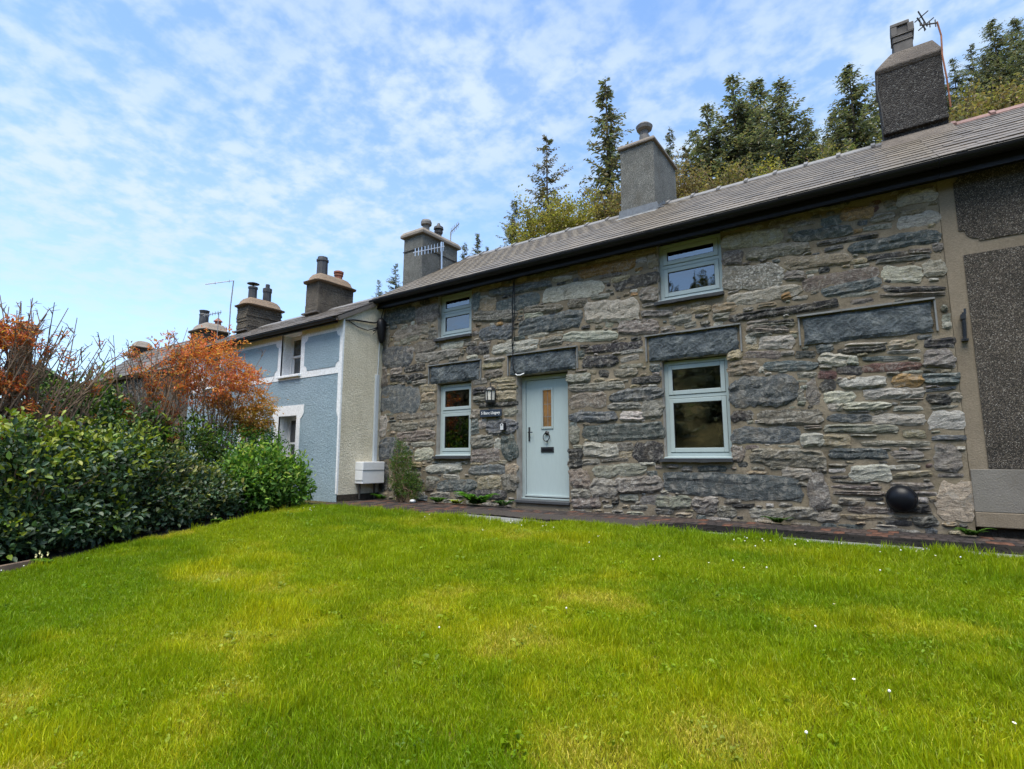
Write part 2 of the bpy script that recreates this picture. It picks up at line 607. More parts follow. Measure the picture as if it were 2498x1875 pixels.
        t.l.new(mx.outputs[0], t.out.inputs[0])
        return t.m
    M['glass'] = glass('double_glazing', 2.7, (0.78, 0.82, 0.78))
    M['glass_old'] = glass('old_window_glass', 2.6, (0.8, 0.82, 0.82))
    M['glass_clear'] = glass('lantern_glass', 1.5, (0.92, 0.92, 0.9))
    t = NT('amber_lit_glass')
    z = t.new('ShaderNodeSeparateXYZ'); t.l.new(t.pos(), z.inputs[0])
    w = t.noise(1.0, 3, 0.5, t.pos((60, 1, 14)))
    c = t.ramp(w, [(0.3, (0.10, 0.055, 0.022)), (0.7, (0.20, 0.12, 0.055))])
    t.set(c, 0.25, 0, 0.5)
    t.l.new(t.ramp(t.noise(4.2, 2, 0.5), [(0.35, (0.10, 0.055, 0.02)), (0.62, (0.5, 0.25, 0.07))]), t.b.inputs['Emission Color'])
    t.b.inputs['Emission Strength'].default_value = 0.16
    t.bump(w, 0.5, 0.004)
    M['amber'] = t.m

    # pavers
    t = NT('brick_paver')
    r = t.rand()
    a = t.attr('Col')
    base = t.ramp(r, [(0.0, (0.042, 0.031, 0.029)), (0.4, (0.085, 0.052, 0.040)), (0.55, (0.16, 0.058, 0.034)), (0.8, (0.25, 0.09, 0.04)), (1.0, (0.085, 0.06, 0.05))])
    base = t.mix(a.outputs['Alpha'], base, a.outputs['Color'])
    c = t.mix(1.0, base, t.ramp(t.noise(30, 6, 0.7), [(0.3, 0.55), (0.7, 1.4)]), 'MULTIPLY')
    c = t.mix(t.rng(t.noise(1.6, 4), 0.5, 0.75, 0, 0.5), c, (0.04, 0.031, 0.027))
    t.set(c, 0.8, 0, 0.25)
    t.bump(t.noise(90, 4), 0.5, 0.006)
    M['paver'] = t.m
    M['grit'] = plain('joint_grit', (0.045, 0.038, 0.032), 0.9, var=0.4, scale=25, bump=0.6, bscale=90, bdist=0.01)
    M['flag'] = plain('slate_flagstone', (0.175, 0.18, 0.18), 0.6, var=0.25, scale=7, bump=0.4, bscale=40, bdist=0.006)
    t = NT('wire_mat')
    wv = t.new('ShaderNodeTexWave', wave_type='BANDS', bands_direction='DIAGONAL')
    wv.inputs['Scale'].default_value = 26
    t.l.new(t.pos(), wv.inputs[0])
    t.set(t.mix(wv.outputs[1], (0.018, 0.015, 0.014), (0.062, 0.047, 0.04)), 0.75)
    t.bump(wv.outputs[1], 0.8, 0.008)
    M['mat'] = t.m

    # vegetation: colour from Col
    def leafy(name, trans=0.35, rough=0.45, spec=0.4):
        t = NT(name)
        a = t.attr('Col')
        t.set(a.outputs['Color'], rough, 0, spec)
        tr = t.new('ShaderNodeBsdfTranslucent')
        t.l.new(t.mix(1.0, a.outputs['Color'], (1.25, 1.35, 0.6), 'MULTIPLY'), tr.inputs[0])
        mx = t.new('ShaderNodeMixShader'); mx.inputs[0].default_value = trans
        t.l.new(t.b.outputs[0], mx.inputs[1]); t.l.new(tr.outputs[0], mx.inputs[2])
        t.l.new(mx.outputs[0], t.out.inputs[0])
        return t.m
    M['leaf'] = leafy('leaf', 0.25, 0.46, 0.42)
    M['leaf_soft'] = leafy('soft_leaf', 0.42, 0.6, 0.25)
    M['needle'] = leafy('needles', 0.25, 0.6, 0.25)
    t = NT('grass_blade')
    ti = t.attr('tint', 'INSTANCER'); gr = t.attr('Col')
    c = t.mix(1.0, ti.outputs['Color'], gr.outputs['Color'], 'MULTIPLY')
    t.set(c, 0.5, 0, 0.3)
    tr = t.new('ShaderNodeBsdfTranslucent')
    t.l.new(t.mix(1.0, c, (1.25, 1.25, 0.4), 'MULTIPLY'), tr.inputs[0])
    mx = t.new('ShaderNodeMixShader'); mx.inputs[0].default_value = 0.42
    t.l.new(t.b.outputs[0], mx.inputs[1]); t.l.new(tr.outputs[0], mx.inputs[2])
    t.l.new(mx.outputs[0], t.out.inputs[0])
    M['grass'] = t.m
    M['bark'] = plain('bark', (0.10, 0.075, 0.055), 0.9, var=0.35, scale=30, bump=0.5)
    M['twig'] = plain('brown_twig', (0.19, 0.125, 0.08), 0.85, var=0.35, scale=40, bump=0.2)
    t = NT('lawn_soil')
    n1 = t.noise(3.5, 6); n2 = t.noise(70, 4)
    c = t.ramp(n1, [(0.3, (0.05, 0.06, 0.006)), (0.55, (0.09, 0.085, 0.012)), (0.75, (0.14, 0.105, 0.03))])
    t.set(t.mix(1.0, c, t.ramp(n2, [(0.3, 0.6), (0.7, 1.3)]), 'MULTIPLY'), 0.95, 0, 0.1)
    t.bump(n2, 0.8, 0.02)
    M['lawn'] = t.m
    t = NT('hill_ground')
    n1 = t.noise(0.35, 8, 0.7); n2 = t.noise(3, 6)
    c = t.ramp(n1, [(0.3, (0.05, 0.05, 0.02)), (0.5, (0.10, 0.085, 0.035)), (0.7, (0.15, 0.12, 0.05))])
    t.set(t.mix(1.0, c, t.ramp(n2, [(0.3, 0.5), (0.7, 1.4)]), 'MULTIPLY'), 0.95, 0, 0.1)
    t.bump(n2, 1.0, 0.3)
    M['hill'] = t.m
    t = NT('daisy_petal'); t.set((0.82, 0.81, 0.80), 0.6); M['petal'] = t.m
    t = NT('flower_yellow'); t.set((0.75, 0.55, 0.06), 0.6); M['yellow'] = t.m
    t = NT('primrose_petal'); t.set((0.80, 0.76, 0.42), 0.6); M['primrose'] = t.m
    t = NT('red_petal'); t.set((0.55, 0.03, 0.02), 0.6); M['red'] = t.m


build_materials()


# ------------------------------------------------------------------ terrain
def world_loc(o):
    v = Vector((0, 0, 0))
    while o is not None:
        v += Vector(o.location)
        o = o.parent
    return v


def link(o, parent=None, local=False):
    COL.objects.link(o)
    if parent is not None:
        if not local:
            o.location = Vector(o.location) - world_loc(parent)
        o.parent = parent
    return o


def ground_z(x, y):
    x = np.asarray(x, float); y = np.asarray(y, float)
    z = 0.075 * np.clip(y, -8, 6.15)
    a = x / np.maximum(y, 1.0)
    k = (0.48 + 0.13 * sstep(-0.08, 0.16, a)) * sstep(-2.0, -1.05, a)
    d = np.clip(y - 13.5, 0, None)
    z = z + k * (np.minimum(d, 42) + 0.1 * np.clip(d - 42, 0, None)) + np.clip(d, 0, 6) / 6 * (fnoise(x * 0.12, y * 0.12) - 0.5) * 1.6
    b = np.clip(-22 - y, 0, 80)
    kb = 0.27 + 0.15 * sstep(-75, -25, x)
    z = z + kb * b + np.clip(b, 0, 10) / 10 * (fnoise(x * 0.07, y * 0.07) - 0.5) * 4
    return z


def grid_sheet(name, xs, ys, zf, mat, dz=0.0):
    X, Y = np.meshgrid(xs, ys)
    Z = zf(X, Y) + dz
    v = np.stack([X.ravel(), Y.ravel(), Z.ravel()], 1)
    nx, ny = len(xs), len(ys)
    i = np.arange(nx - 1); j = np.arange(ny - 1)
    I, J = np.meshgrid(i, j)
    a = (J * nx + I).ravel()
    f = np.stack([a, a + 1, a + nx + 1, a + nx], 1)
    return np_mesh(name, v, f, mat, smooth=True)


xs = np.unique(np.concatenate([np.linspace(-170, -16, 48), np.linspace(-16, 10, 27), np.linspace(10, 170, 50)]))
ys = np.unique(np.concatenate([np.linspace(-170, -8, 50), np.linspace(-8, 6.15, 15), np.linspace(6.15, 13.5, 4), np.linspace(13.5, 60, 36), np.linspace(60, 200, 30)]))
tag(obj('ground', grid_sheet('ground', xs, ys, ground_z, M['hill'])), kind='structure')
LAWN = [(-6.9, -2.0), (-7.42, 1.64), (-7.92, 2.87), (-8.30, 4.4), (-8.62, 5.75), (-8.1, 6.10), (-5.3, 6.02), (-4.1, 5.80), (-3.4, 6.22), (-1.0, 6.17), (0.2, 6.10), (3.8, 6.12), (3.8, -2.0)]


def in_poly(px, py, poly):
    px = np.asarray(px); py = np.asarray(py)
    c = np.zeros(px.shape, bool)
    n = len(poly)
    for i in range(n):
        x1, y1 = poly[i]; x2, y2 = poly[(i + 1) % n]
        if y1 == y2: continue
        m = ((y1 > py) != (y2 > py)) & (px < (x2 - x1) * (py - y1) / (y2 - y1) + x1)
        c ^= m
    return c


mb = MB()
mb.add([(x, y, float(ground_z(x, y)) + 0.012) for x, y in LAWN], [tuple(range(len(LAWN)))])
tag(mb.build('lawn', M['lawn']), kind='structure')
mb = MB()
BED = [(-6.98, -2.0), (-7.5, 1.64), (-8.0, 2.87), (-8.38, 4.4), (-8.68, 5.75), (-8.8, 6.3), (-13.5, 6.3), (-13.5, -2.0)]
mb.add([(x, y, float(ground_z(x, y)) + 0.006) for x, y in BED], [tuple(range(len(BED) - 1, -1, -1))])
tag(mb.build('soil_bed', M['soil']), kind='structure')

# path of brick pavers
PZ = 0.475
path = MB().box(-8.8, 4.0, 6.10, 7.9, PZ - 0.2, PZ - 0.012).build('path', M['grit'])
tag(path, kind='structure')
pv = MB().box(-0.0485, 0.0485, -0.0985, 0.0985, -0.03, 0.0)
pv_me = pv.mesh('paver', M['paver'])
pav = []
prow = random.Random(5)
y = 7.70
r_i = 0
while y > 6.36:
    rowlen = 0.2
    x = -8.75 + (0.05 if r_i % 2 else 0)
    while x < 3.9:
        if not (-5.4 < x < -4.2 and y > 7.58):
            pav.append((x, y - 0.1))
        x += 0.1
    y -= rowlen
    r_i += 1
pav.sort(key=lambda p: (p[0] - 0) ** 2 * 0.35 + p[1] ** 2)
for i, (x, y) in enumerate(pav[:300]):
    o = bpy.data.objects.new('paver', pv_me)
    o.location = (x, y, PZ + prow.uniform(-0.003, 0.004))
    o.rotation_euler = (prow.uniform(-0.012, 0.012), prow.uniform(-0.02, 0.02), prow.uniform(-0.015, 0.015))
    link(o, path)
bv, bf, bc = [], [], []
for (x, y) in pav[300:]:
    dz = prow.uniform(-0.003, 0.004)
    n = len(bv)
    bv += [(a + x, b + y, c + dz + PZ) for a, b, c in pv.v]
    bf += [tuple(q + n for q in f) for f in pv.f]
    k = prow.random()
    cc = (0.034, 0.028, 0.028) if k < .5 else ((0.062, 0.044, 0.038) if k < .8 else (0.115, 0.052, 0.034))
    bc += [(*cc, 1.0)] * 8
o = obj('far_pavers', np_mesh('far_pavers', bv, bf, M['paver'], bc), path)
tag(o, kind='stuff')
# slate edging and flagstones along the lawn
kr = random.Random(3)
x = -3.45
while x < 3.6:
    L = kr.uniform(0.5, 1.0)
    y0 = 6.21 if x < -0.6 else 6.20
    MB().box(x, x + L - 0.008, y0 - 0.065 - kr.uniform(0, 0.02), y0 + 0.15, PZ - 0.05, PZ + 0.004 + kr.uniform(0, 0.012)).build('edging_slate', M['flag'], path, bevel=0.004)
    x += L
for pts in ([(-5.42, 5.95), (-5.25, 6.32), (-4.62, 6.30), (-4.60, 5.84)], [(-4.59, 5.84), (-4.61, 6.28), (-3.95, 6.22), (-3.80, 5.78)]):
    m = MB()
    m.add([(x, y, PZ + 0.006) for x, y in pts] + [(x, y, PZ - 0.06) for x, y in pts], [(0, 3, 2, 1), (4, 5, 6, 7), (0, 1, 5, 4), (1, 2, 6, 5), (2, 3, 7, 6), (3, 0, 4, 7)])
    m.build('flagstone', M['flag'], path)
m = MB()
nx, ny = 40, 14
vs = []
for j in range(ny + 1):
    for i in range(nx + 1):
        xx = -5.6 + 3.1 * i / nx; yy = 6.36 + 0.62 * j / ny
        vs.append((xx, yy, PZ + 0.012 + 0.010 * math.sin(xx * 5 + yy * 3) * math.sin(yy * 9) + 0.004 * math.sin(xx * 31)))
fs = [(j * (nx + 1) + i, j * (nx + 1) + i + 1, (j + 1) * (nx + 1) + i + 1, (j + 1) * (nx + 1) + i) for j in range(ny) for i in range(nx)]
m.add(vs, fs)
tag(m.build('grip_mat', M['mat'], smooth=True), 'dark ribbed wire mat lying on the path before the door', 'mat')

# ------------------------------------------------------------------ stone house
Y0 = 7.75
house = empty('stone_cottage', (-4.0, Y0, 0.46))
tag(house, 'grey rubble stone cottage with sage green door and windows', 'house')
OPEN = {'wl': (-7.22, -6.36, 1.33, 2.76), 'wul': (-7.24, -6.37, 3.64, 4.70), 'door': (-5.33, -4.30, 0.56, 2.76), 'wr': (-2.71, -1.77, 1.29, 2.75), 'wur': (-2.71, -1.77, 3.62, 4.70)}


def facade(name, x0, x1, z0, z1, y, opens, step, mat, amp, depth, parent, rev_mat):
    def lines(a, b, br):
        br = sorted(set([a, b] + [q for q in br if a < q < b]))
        out = []
        for p, q in zip(br[:-1], br[1:]):
            n = max(1, int(round((q - p) / step)))
            out += [p + (q - p) * i / n for i in range(n)]
        return np.array(out + [b])
    xs = lines(x0, x1, [q for o in opens for q in o[:2]])
    zs = lines(z0, z1, [q for o in opens for q in o[2:]])
    X, Z = np.meshgrid(xs, zs)
    Yv = y + (fnoise(X * 5.0 + 3, Z * 7.0, 4) - 0.5) * amp
    v = np.stack([X.ravel(), Yv.ravel(), Z.ravel()], 1)
    nx = len(xs)
    f = []
    for j in range(len(zs) - 1):
        zc = (zs[j] + zs[j + 1]) / 2
        for i in range(nx - 1):
            xc = (xs[i] + xs[i + 1]) / 2
            if any(o[0] < xc < o[1] and o[2] < zc < o[3] for o in opens): continue
            a = j * nx + i
            f.append((a, a + 1, a + nx + 1, a + nx))
    w = obj(name, np_mesh(name, v, np.array(f), mat, smooth=True), None)
    COL.objects.unlink(w)
    link(w, parent)
    for a, b, c, d in opens:
        m = MB()
        d = min(d, z1)
        e = y - 0.004
        m.quad((a, e, c), (a, y + depth, c), (a, y + depth, d), (a, e, d))
        m.quad((b, y + depth, c), (b, e, c), (b, e, d), (b, y + depth, d))
        m.quad((a, e, c), (b, e, c), (b, y + depth, c), (a, y + depth, c))
        m.quad((a, y + depth, d), (b, y + depth, d), (b, e, d), (a, e, d))
        m.build('reveal', rev_mat, parent)
    return w


wall = facade('wall', -8.83, 0.68, 0.40, 4.64, Y0, list(OPEN.values()), 0.06, M['mortar'], 0.030, 0.36, house, M['reveal'])
m = MB()
m.quad((-8.83, Y0, 0.4), (-8.83, Y0, 4.64), (-8.83, 13.2, 4.64), (-8.83, 13.2, 0.4))
m.add([(-8.83, 7.6, 4.64), (-8.83, 13.3, 4.64), (-8.83, 10.45, 6.42)], [(0, 2, 1)])
m.quad((-8.83, 13.2, 0.4), (-8.83, 13.2, 4.64), (0.68, 13.2, 4.64), (0.68, 13.2, 0.4))
m.build('rear_wall', M['mortar'], house)

# stones measured on the wall: left x, left z, right x, right z, thickness (cm), kind
STONES = "-883,433,-789,430,32,S;-786,423,-723,423,33,P;-883,388,-865,389,38,P;-849,390,-768,391,25,P;-774,391,-748,390,17,G;-748,381,-726,380,21,P;-830,372,-776,379,12,P;-886,349,-793,339,43,S;-789,354,-719,357,22,P;-812,353,-791,354,11,G;-784,334,-665,332,17,G;-713,348,-656,348,11,L;-647,333,-594,331,15,D;-586,328,-488,326,18,L;-616,363,-542,356,24,S;-634,397,-531,386,19,P;-635,425,-618,425,37,S;-615,415,-581,414,28,B;-576,407,-484,408,23,S;-593,437,-460,430,13,S;-635,452,-568,450,11,B;-815,313,-757,315,13,D;-857,311,-823,312,15,P;-857,297,-759,294,13,D;-605,310,-558,308,8,G;-610,299,-564,299,10,B;-603,283,-563,283,13,P;-884,304,-868,304,40,P;-791,282,-752,283,8,G;-632,272,-600,272,9,P;-590,271,-537,269,8,B;-618,343,-591,341,7,P;-561,368,-541,368,8,G;-634,373,-620,371,8,B;-635,365,-618,364,6,G;-578,374,-563,374,7,O;-827,403,-810,405,9,G;-886,256,-767,248,55,S;-768,270,-725,268,14,B;-765,251,-728,251,17,B;-767,232,-728,233,13,P;-834,215,-722,216,12,P;-888,198,-863,197,42,L;-852,196,-773,194,15,P;-769,198,-725,199,13,P;-832,173,-726,177,18,P;-885,151,-821,150,43,S;-781,137,-729,139,22,L;-790,158,-726,159,8,G;-883,93,-854,95,54,D;-747,109,-656,115,16,L;-842,102,-798,104,16,G;-640,107,-559,112,15,S;-557,111,-532,114,17,B;-718,78,-618,82,20,S;-618,87,-566,89,21,B;-563,86,-532,89,29,P;-734,59,-685,62,11,G;-648,63,-554,69,15,D;-635,188,-618,188,25,S;-616,192,-599,194,14,L;-599,186,-533,187,24,S;-635,160,-583,162,21,G;-634,136,-570,136,21,P;-565,149,-533,152,39,S;-580,155,-566,156,18,L;-632,254,-602,255,11,D;-577,241,-533,240,17,B;-616,227,-533,226,7,D;-635,212,-613,212,17,P;-561,211,-533,212,13,G;-748,81,-722,83,16,P;-747,92,-711,90,8,G;-672,62,-650,64,9,G;-577,258,-533,256,9,B;-632,240,-603,238,9,G;-475,413,-361,405,25,L;-456,436,-419,433,8,L;-405,437,-306,434,18,O;-374,454,-274,449,9,B;-503,454,-423,448,10,G;-342,402,-270,406,18,D;-347,413,-316,414,7,B;-300,380,-272,377,22,P;-396,369,-304,360,34,L;-426,387,-392,386,12,P;-515,391,-438,384,12,P;-515,380,-477,378,9,L;-527,361,-402,360,28,S;-403,344,-387,343,6,D;-378,341,-363,340,6,P;-337,334,-273,329,21,P;-299,351,-251,344,10,G;-437,332,-340,323,15,L;-396,305,-300,303,12,D;-483,328,-439,328,12,G;-400,286,-340,282,17,D;-409,300,-398,301,9,S;-334,294,-298,294,6,G;-335,282,-306,285,7,G;-338,272,-299,271,6,G;-288,265,-272,264,11,S;-315,385,-304,384,5,O;-368,423,-327,423,6,P;-307,423,-294,423,5,O;-286,433,-271,431,20,B;-384,392,-351,390,7,G;-298,363,-272,363,6,G;-484,334,-439,337,6,B;-406,312,-388,312,5,D;-316,390,-304,390,4,L;-356,408,-349,408,5,D;-432,261,-389,259,14,G;-372,264,-356,263,10,D;-346,263,-309,261,11,P;-317,248,-272,247,10,D;-427,246,-331,243,11,P;-356,224,-271,228,17,S;-426,223,-362,222,23,P;-359,211,-305,209,10,G;-303,204,-271,203,25,G;-428,197,-345,195,15,S;-337,195,-300,193,13,L;-403,171,-272,171,24,S;-426,168,-411,168,27,G;-429,137,-405,138,15,D;-403,145,-343,142,21,L;-347,148,-320,149,11,P;-340,135,-322,135,10,B;-318,139,-272,140,29,D;-431,121,-406,122,12,D;-405,124,-375,125,8,G;-374,127,-326,129,6,P;-386,110,-300,114,17,G;-349,90,-276,94,22,P;-298,107,-283,109,8,S;-428,97,-393,99,27,P;-391,84,-345,84,26,G;-426,74,-393,75,13,P;-425,59,-377,63,14,P;-309,67,-263,74,12,G;-356,66,-345,66,9,D;-342,71,-314,72,9,G;-280,81,-268,82,5,G;-310,122,-285,123,5,L;-425,240,-362,239,4,G;-177,437,-98,428,22,B;-113,447,-69,443,8,G;-143,449,-120,447,6,G;-85,421,-18,417,13,S;-58,406,8,403,6,D;-144,410,-67,405,15,P;-175,412,-149,409,18,P;-96,387,-24,380,14,B;-176,382,-99,375,32,W;-98,371,-75,368,11,G;-77,353,3,357,17,P;-56,340,6,344,12,S;-172,349,-80,351,16,L;-192,341,-161,341,11,B;-172,324,-40,325,10,D;-193,329,-171,328,9,G;-104,343,-93,344,9,O;-144,309,-91,305,6,P;-149,314,-122,314,4,G;-122,311,-91,310,4,D;-91,339,-73,338,5,G;-99,440,-82,439,5,B;-94,421,-88,421,6,B;-81,438,-58,436,5,G;-174,456,-154,455,7,G;-154,465,-127,464,6,B;-90,431,-84,432,7,G;-45,444,-36,444,4,S;-65,455,-25,450,6,G;-273,98,-97,90,30,S;-153,133,-68,131,20,P;-178,136,-162,136,21,P;-116,112,-84,110,12,G;-88,90,-69,91,42,P;-287,68,-235,69,17,G;-233,66,-200,68,19,P;-191,72,-169,74,6,P;-160,58,-120,60,12,G;-118,61,-81,63,13,P;-280,80,-269,81,5,G;-154,117,-138,117,4,G;-131,118,-109,118,4,P;-200,59,-177,58,14,P;-181,67,-153,69,5,D;-101,99,-90,97,4,G;-160,145,-139,145,5,P;-120,145,-94,145,4,G;-81,58,-58,60,10,P;30,442,67,439,16,L;28,412,68,411,15,L;-28,438,6,434,14,O;2,425,25,422,9,G;31,423,55,422,6,B;16,439,29,440,10,B;-12,423,-2,421,6,S;-7,414,22,411,6,G;-23,391,66,388,15,S;-8,375,35,374,6,D;-25,375,-6,374,6,B;3,369,55,365,6,G;36,375,57,371,6,P;59,374,68,373,9,G;9,353,46,344,18,L;48,351,68,348,17,L;8,333,66,324,6,D;3,326,65,318,4,P;-40,333,4,331,5,G;60,301,65,300,7,G;60,289,67,289,8,G;60,281,67,280,7,L;41,262,69,260,10,D;8,264,34,264,8,B;59,428,68,427,4,B;56,402,63,401,4,B;2,445,15,444,6,R;2,437,11,437,7,R;9,345,17,342,5,D;6,337,18,333,4,G;-19,413,-8,413,5,O;17,434,29,433,5,G;-33,457,-18,455,8,D;-150,291,-139,291,11,L;-134,284,-93,282,15,L;-149,307,-98,298,9,P;-148,298,-118,295,6,G;-175,272,-157,271,12,B;-156,270,-110,266,10,P;-109,267,-93,267,6,G;-92,264,-70,262,8,D;-67,268,-50,268,10,S;-65,256,-35,250,13,L;-175,255,-137,250,18,B;-131,252,-68,248,11,S;-176,220,-93,217,39,S;-91,237,-70,236,7,P;-68,235,-49,234,9,R;-66,221,-51,221,13,D;-82,213,-69,213,31,G;-92,209,-86,210,18,G;-92,229,-80,228,4,G;-89,221,-81,221,4,L;-175,187,-148,187,13,D;-142,185,-68,181,18,P;-176,162,-93,160,20,S;-88,169,-69,169,5,P;-92,153,-68,154,15,L;-63,206,-31,204,13,L;-61,193,-44,193,8,L;-62,180,-15,178,9,S;-66,167,8,165,9,G;-68,152,-41,151,14,B;-49,225,-41,225,6,G;-66,246,-52,244,5,G;-94,200,-85,200,5,G;-146,179,-135,178,4,L;-156,178,-148,179,4,G;-137,248,-131,248,7,L;-97,289,-89,289,5,G;-97,294,-88,293,3,B;-104,195,-95,196,3,G;-44,262,4,262,7,D;-37,270,6,267,3,L;8,264,32,263,10,B;-35,250,-25,249,10,L;-20,250,25,247,6,S;25,246,36,245,3,L;40,244,67,242,19,G;-21,239,36,236,9,R;-47,239,-22,236,10,D;-45,221,1,222,12,L;8,221,36,218,13,O;37,221,69,219,11,S;-21,207,36,205,11,L;37,207,65,209,3,S;10,199,35,198,2,P;13,195,29,194,2,G;39,197,58,197,11,D;59,198,69,198,10,G;-43,193,4,193,9,L;-52,193,-45,193,8,L;6,188,34,187,6,L;-38,187,-18,186,3,G;-15,176,34,174,11,L;39,173,70,173,18,L;13,159,33,158,8,B;39,153,69,153,6,S;39,160,47,160,2,G;-29,148,37,147,6,G;-39,158,-13,157,2,G;57,141,67,141,4,L;5,256,37,254,4,L;18,230,37,230,3,L;3,230,15,230,3,G;-39,228,-27,228,5,B;-48,227,-42,227,6,G;40,187,65,188,3,G;-62,136,-5,135,11,S;0,134,29,134,9,G;3,127,37,128,2,P;40,130,62,130,29,G;-42,113,-2,113,18,L;-14,126,-4,126,3,D;-7,119,26,121,6,L;-1,110,36,114,6,B;-65,122,-44,122,3,P;-65,115,-47,116,4,L;-64,107,-45,108,3,D;-64,102,-28,102,3,D;-64,96,-13,96,4,P;-62,89,-7,89,5,P;-3,99,36,99,7,P;38,83,70,85,41,C;41,111,63,112,4,G;17,91,38,91,4,P;-57,79,-31,79,8,P;-29,82,-12,83,3,D;-48,69,-3,70,7,P;-3,73,31,74,8,D;19,83,30,84,6,L;31,85,38,85,5,B;-60,60,14,63,6,B;-12,56,13,57,6,D;14,59,36,61,10,D;-66,70,-55,71,7,P;-21,52,-1,52,3,L;31,122,37,122,4,R;-10,141,0,141,2,G;20,141,38,141,2,P;-47,126,-37,125,2,B;-23,101,-15,100,3,G;-19,78,-11,78,2,L;29,86,37,87,2,B"
CLS = {'S': ((0.122, 0.142, 0.146), 0.25), 'D': ((0.062, 0.061, 0.062), 0.2), 'G': ((0.275, 0.262, 0.225), 0.45), 'L': ((0.48, 0.455, 0.395), 0.85),
       'P': ((0.225, 0.199, 0.168), 0.60), 'B': ((0.37, 0.30, 0.205), 0.35), 'O': ((0.42, 0.255, 0.11), 0.25), 'R': ((0.17, 0.095, 0.085), 0.15), 'C': ((0.56, 0.49, 0.38), 0.4), 'W': ((0.26, 0.225, 0.205), 3.0)}
srng = random.Random(21)


def stone_geo(L, h, proud, rg, big):
    """one rubble stone in its own frame (x along, z up, front is -y): a split face of uneven beds"""
    nz = 3 if h < 0.05 else (4 if h < 0.10 else (5 if h < 0.2 else 7))
    nx = max(4, min(16, int(L / (0.055 if big else 0.06)) + 1))
    kind = rg.random()
    tl, tr_ = rg.uniform(-0.5, 0.5), rg.uniform(-0.5, 0.5)          # slanting ends
    rl, rr = rg.uniform(0.04, 0.22), rg.uniform(0.04, 0.22)         # rounded ends
    tap_l, tap_r = (rg.uniform(0.0, 0.25), rg.uniform(0.0, 0.25)) if L / h > 2.6 else (rg.uniform(0, 0.12), rg.uniform(0, 0.12))
    if L / h > 4.5 and rg.random() < 0.6: tap_l += rg.uniform(0, 0.35)
    if L / h > 4.5 and rg.random() < 0.6: tap_r += rg.uniform(0, 0.35)
    ph = [rg.uniform(0, 6.28) for _ in range(6)]
    am = min(0.015, proud * 0.5)
    bed = [rg.uniform(-1, 1) * am for _ in range(nz + 1)]
    tx, tz = rg.uniform(-0.015, 0.015), rg.uniform(-0.06, 0.06)
    vs, fs = [], []
    for j in range(nz + 1):
        w = -1 + 2 * j / nz
        for i in range(nx + 1):
            u = -1 + 2 * i / nx
            e = max(0.0, (abs(u) - 0.55) / 0.45)
            tp = (tap_l if u < 0 else tap_r) * e ** 1.6
            zz = w * h / 2 * (1 - tp) + 0.035 * h * math.sin(2.1 * u + ph[0]) + 0.03 * h * math.sin(5 * u + ph[1])
            ex = (rl if u < 0 else rr) * min(L, h * 1.3) * abs(w) ** 3 * abs(u) ** 4
            xx = u * L / 2 - math.copysign(ex, u) + (tl if u < 0 else tr_) * w * h * 0.22 * abs(u) ** 3
            edge = i in (0, nx) or j in (0, nz)
            if edge:
                zz += rg.uniform(-0.055, 0.045) * h if j in (0, nz) else 0
                xx += rg.uniform(-0.10, 0.07) * min(h, 0.2) if i in (0, nx) else 0
                y = -proud * rg.uniform(0.15, 0.55)
            else:
                zz += rg.uniform(-0.25, 0.25) * h / nz
                xx += rg.uniform(-0.25, 0.25) * L / nx
                y = -proud + bed[j] * (0.6 + 0.6 * math.sin(3 * u + ph[2] + j)) + rg.uniform(-0.6, 0.6) * am + tx * xx + tz * zz
            vs.append((xx, y, zz))
    W = nx + 1
    for j in range(nz):
        for i in range(nx):
            q = j * W + i
            fs.append((q, q + 1, q + W + 1, q + W))
    per = list(range(W)) + [j * W + nx for j in range(1, nz + 1)] + [nz * W + i for i in range(nx - 1, -1, -1)] + [j * W for j in range(nz - 1, 0, -1)]
    b0 = len(vs)
    for k in per: vs.append((vs[k][0] * 1.01, 0.035, vs[k][2] * 1.02))
    for k in range(len(per)):
        k2 = (k + 1) % len(per)
        fs.append((per[k], b0 + k, b0 + k2, per[k2]))
    return vs, fs


def stone_col(kind, rg):
    c, a = CLS[kind]
    f = rg.uniform(0.78, 1.22)
    return tuple(max(0, q * f * rg.uniform(0.94, 1.06)) for q in c) + (a * rg.uniform(0.4, 1.2),)


def make_me(name, vs, fs, mat, col, smooth=True):
    me = bpy.data.meshes.new(name)
    me.from_pydata(vs, [], fs)
    at = me.attributes.new('Col', 'FLOAT_COLOR', 'POINT')
    at.data.foreach_set('color', np.tile(np.array(col, np.float32), len(vs)))
    if smooth: me.polygons.foreach_set('use_smooth', [True] * len(me.polygons))
    me.materials.append(mat)
    me.update()
    return me


DOMEHOLE = []
GX0, GX1, GZ0, GZ1, GS = -8.86, 0.70, 0.40, 4.66, 0.01
occ = np.zeros((int((GZ1 - GZ0) / GS), int((GX1 - GX0) / GS)), bool)


def mark(x0, x1, z0, z1, v=True):
    i0, i1 = int((x0 - GX0) / GS), int(math.ceil((x1 - GX0) / GS))
    j0, j1 = int((z0 - GZ0) / GS), int(math.ceil((z1 - GZ0) / GS))
    occ[max(j0, 0):max(j1, 0), max(i0, 0):max(i1, 0)] = v


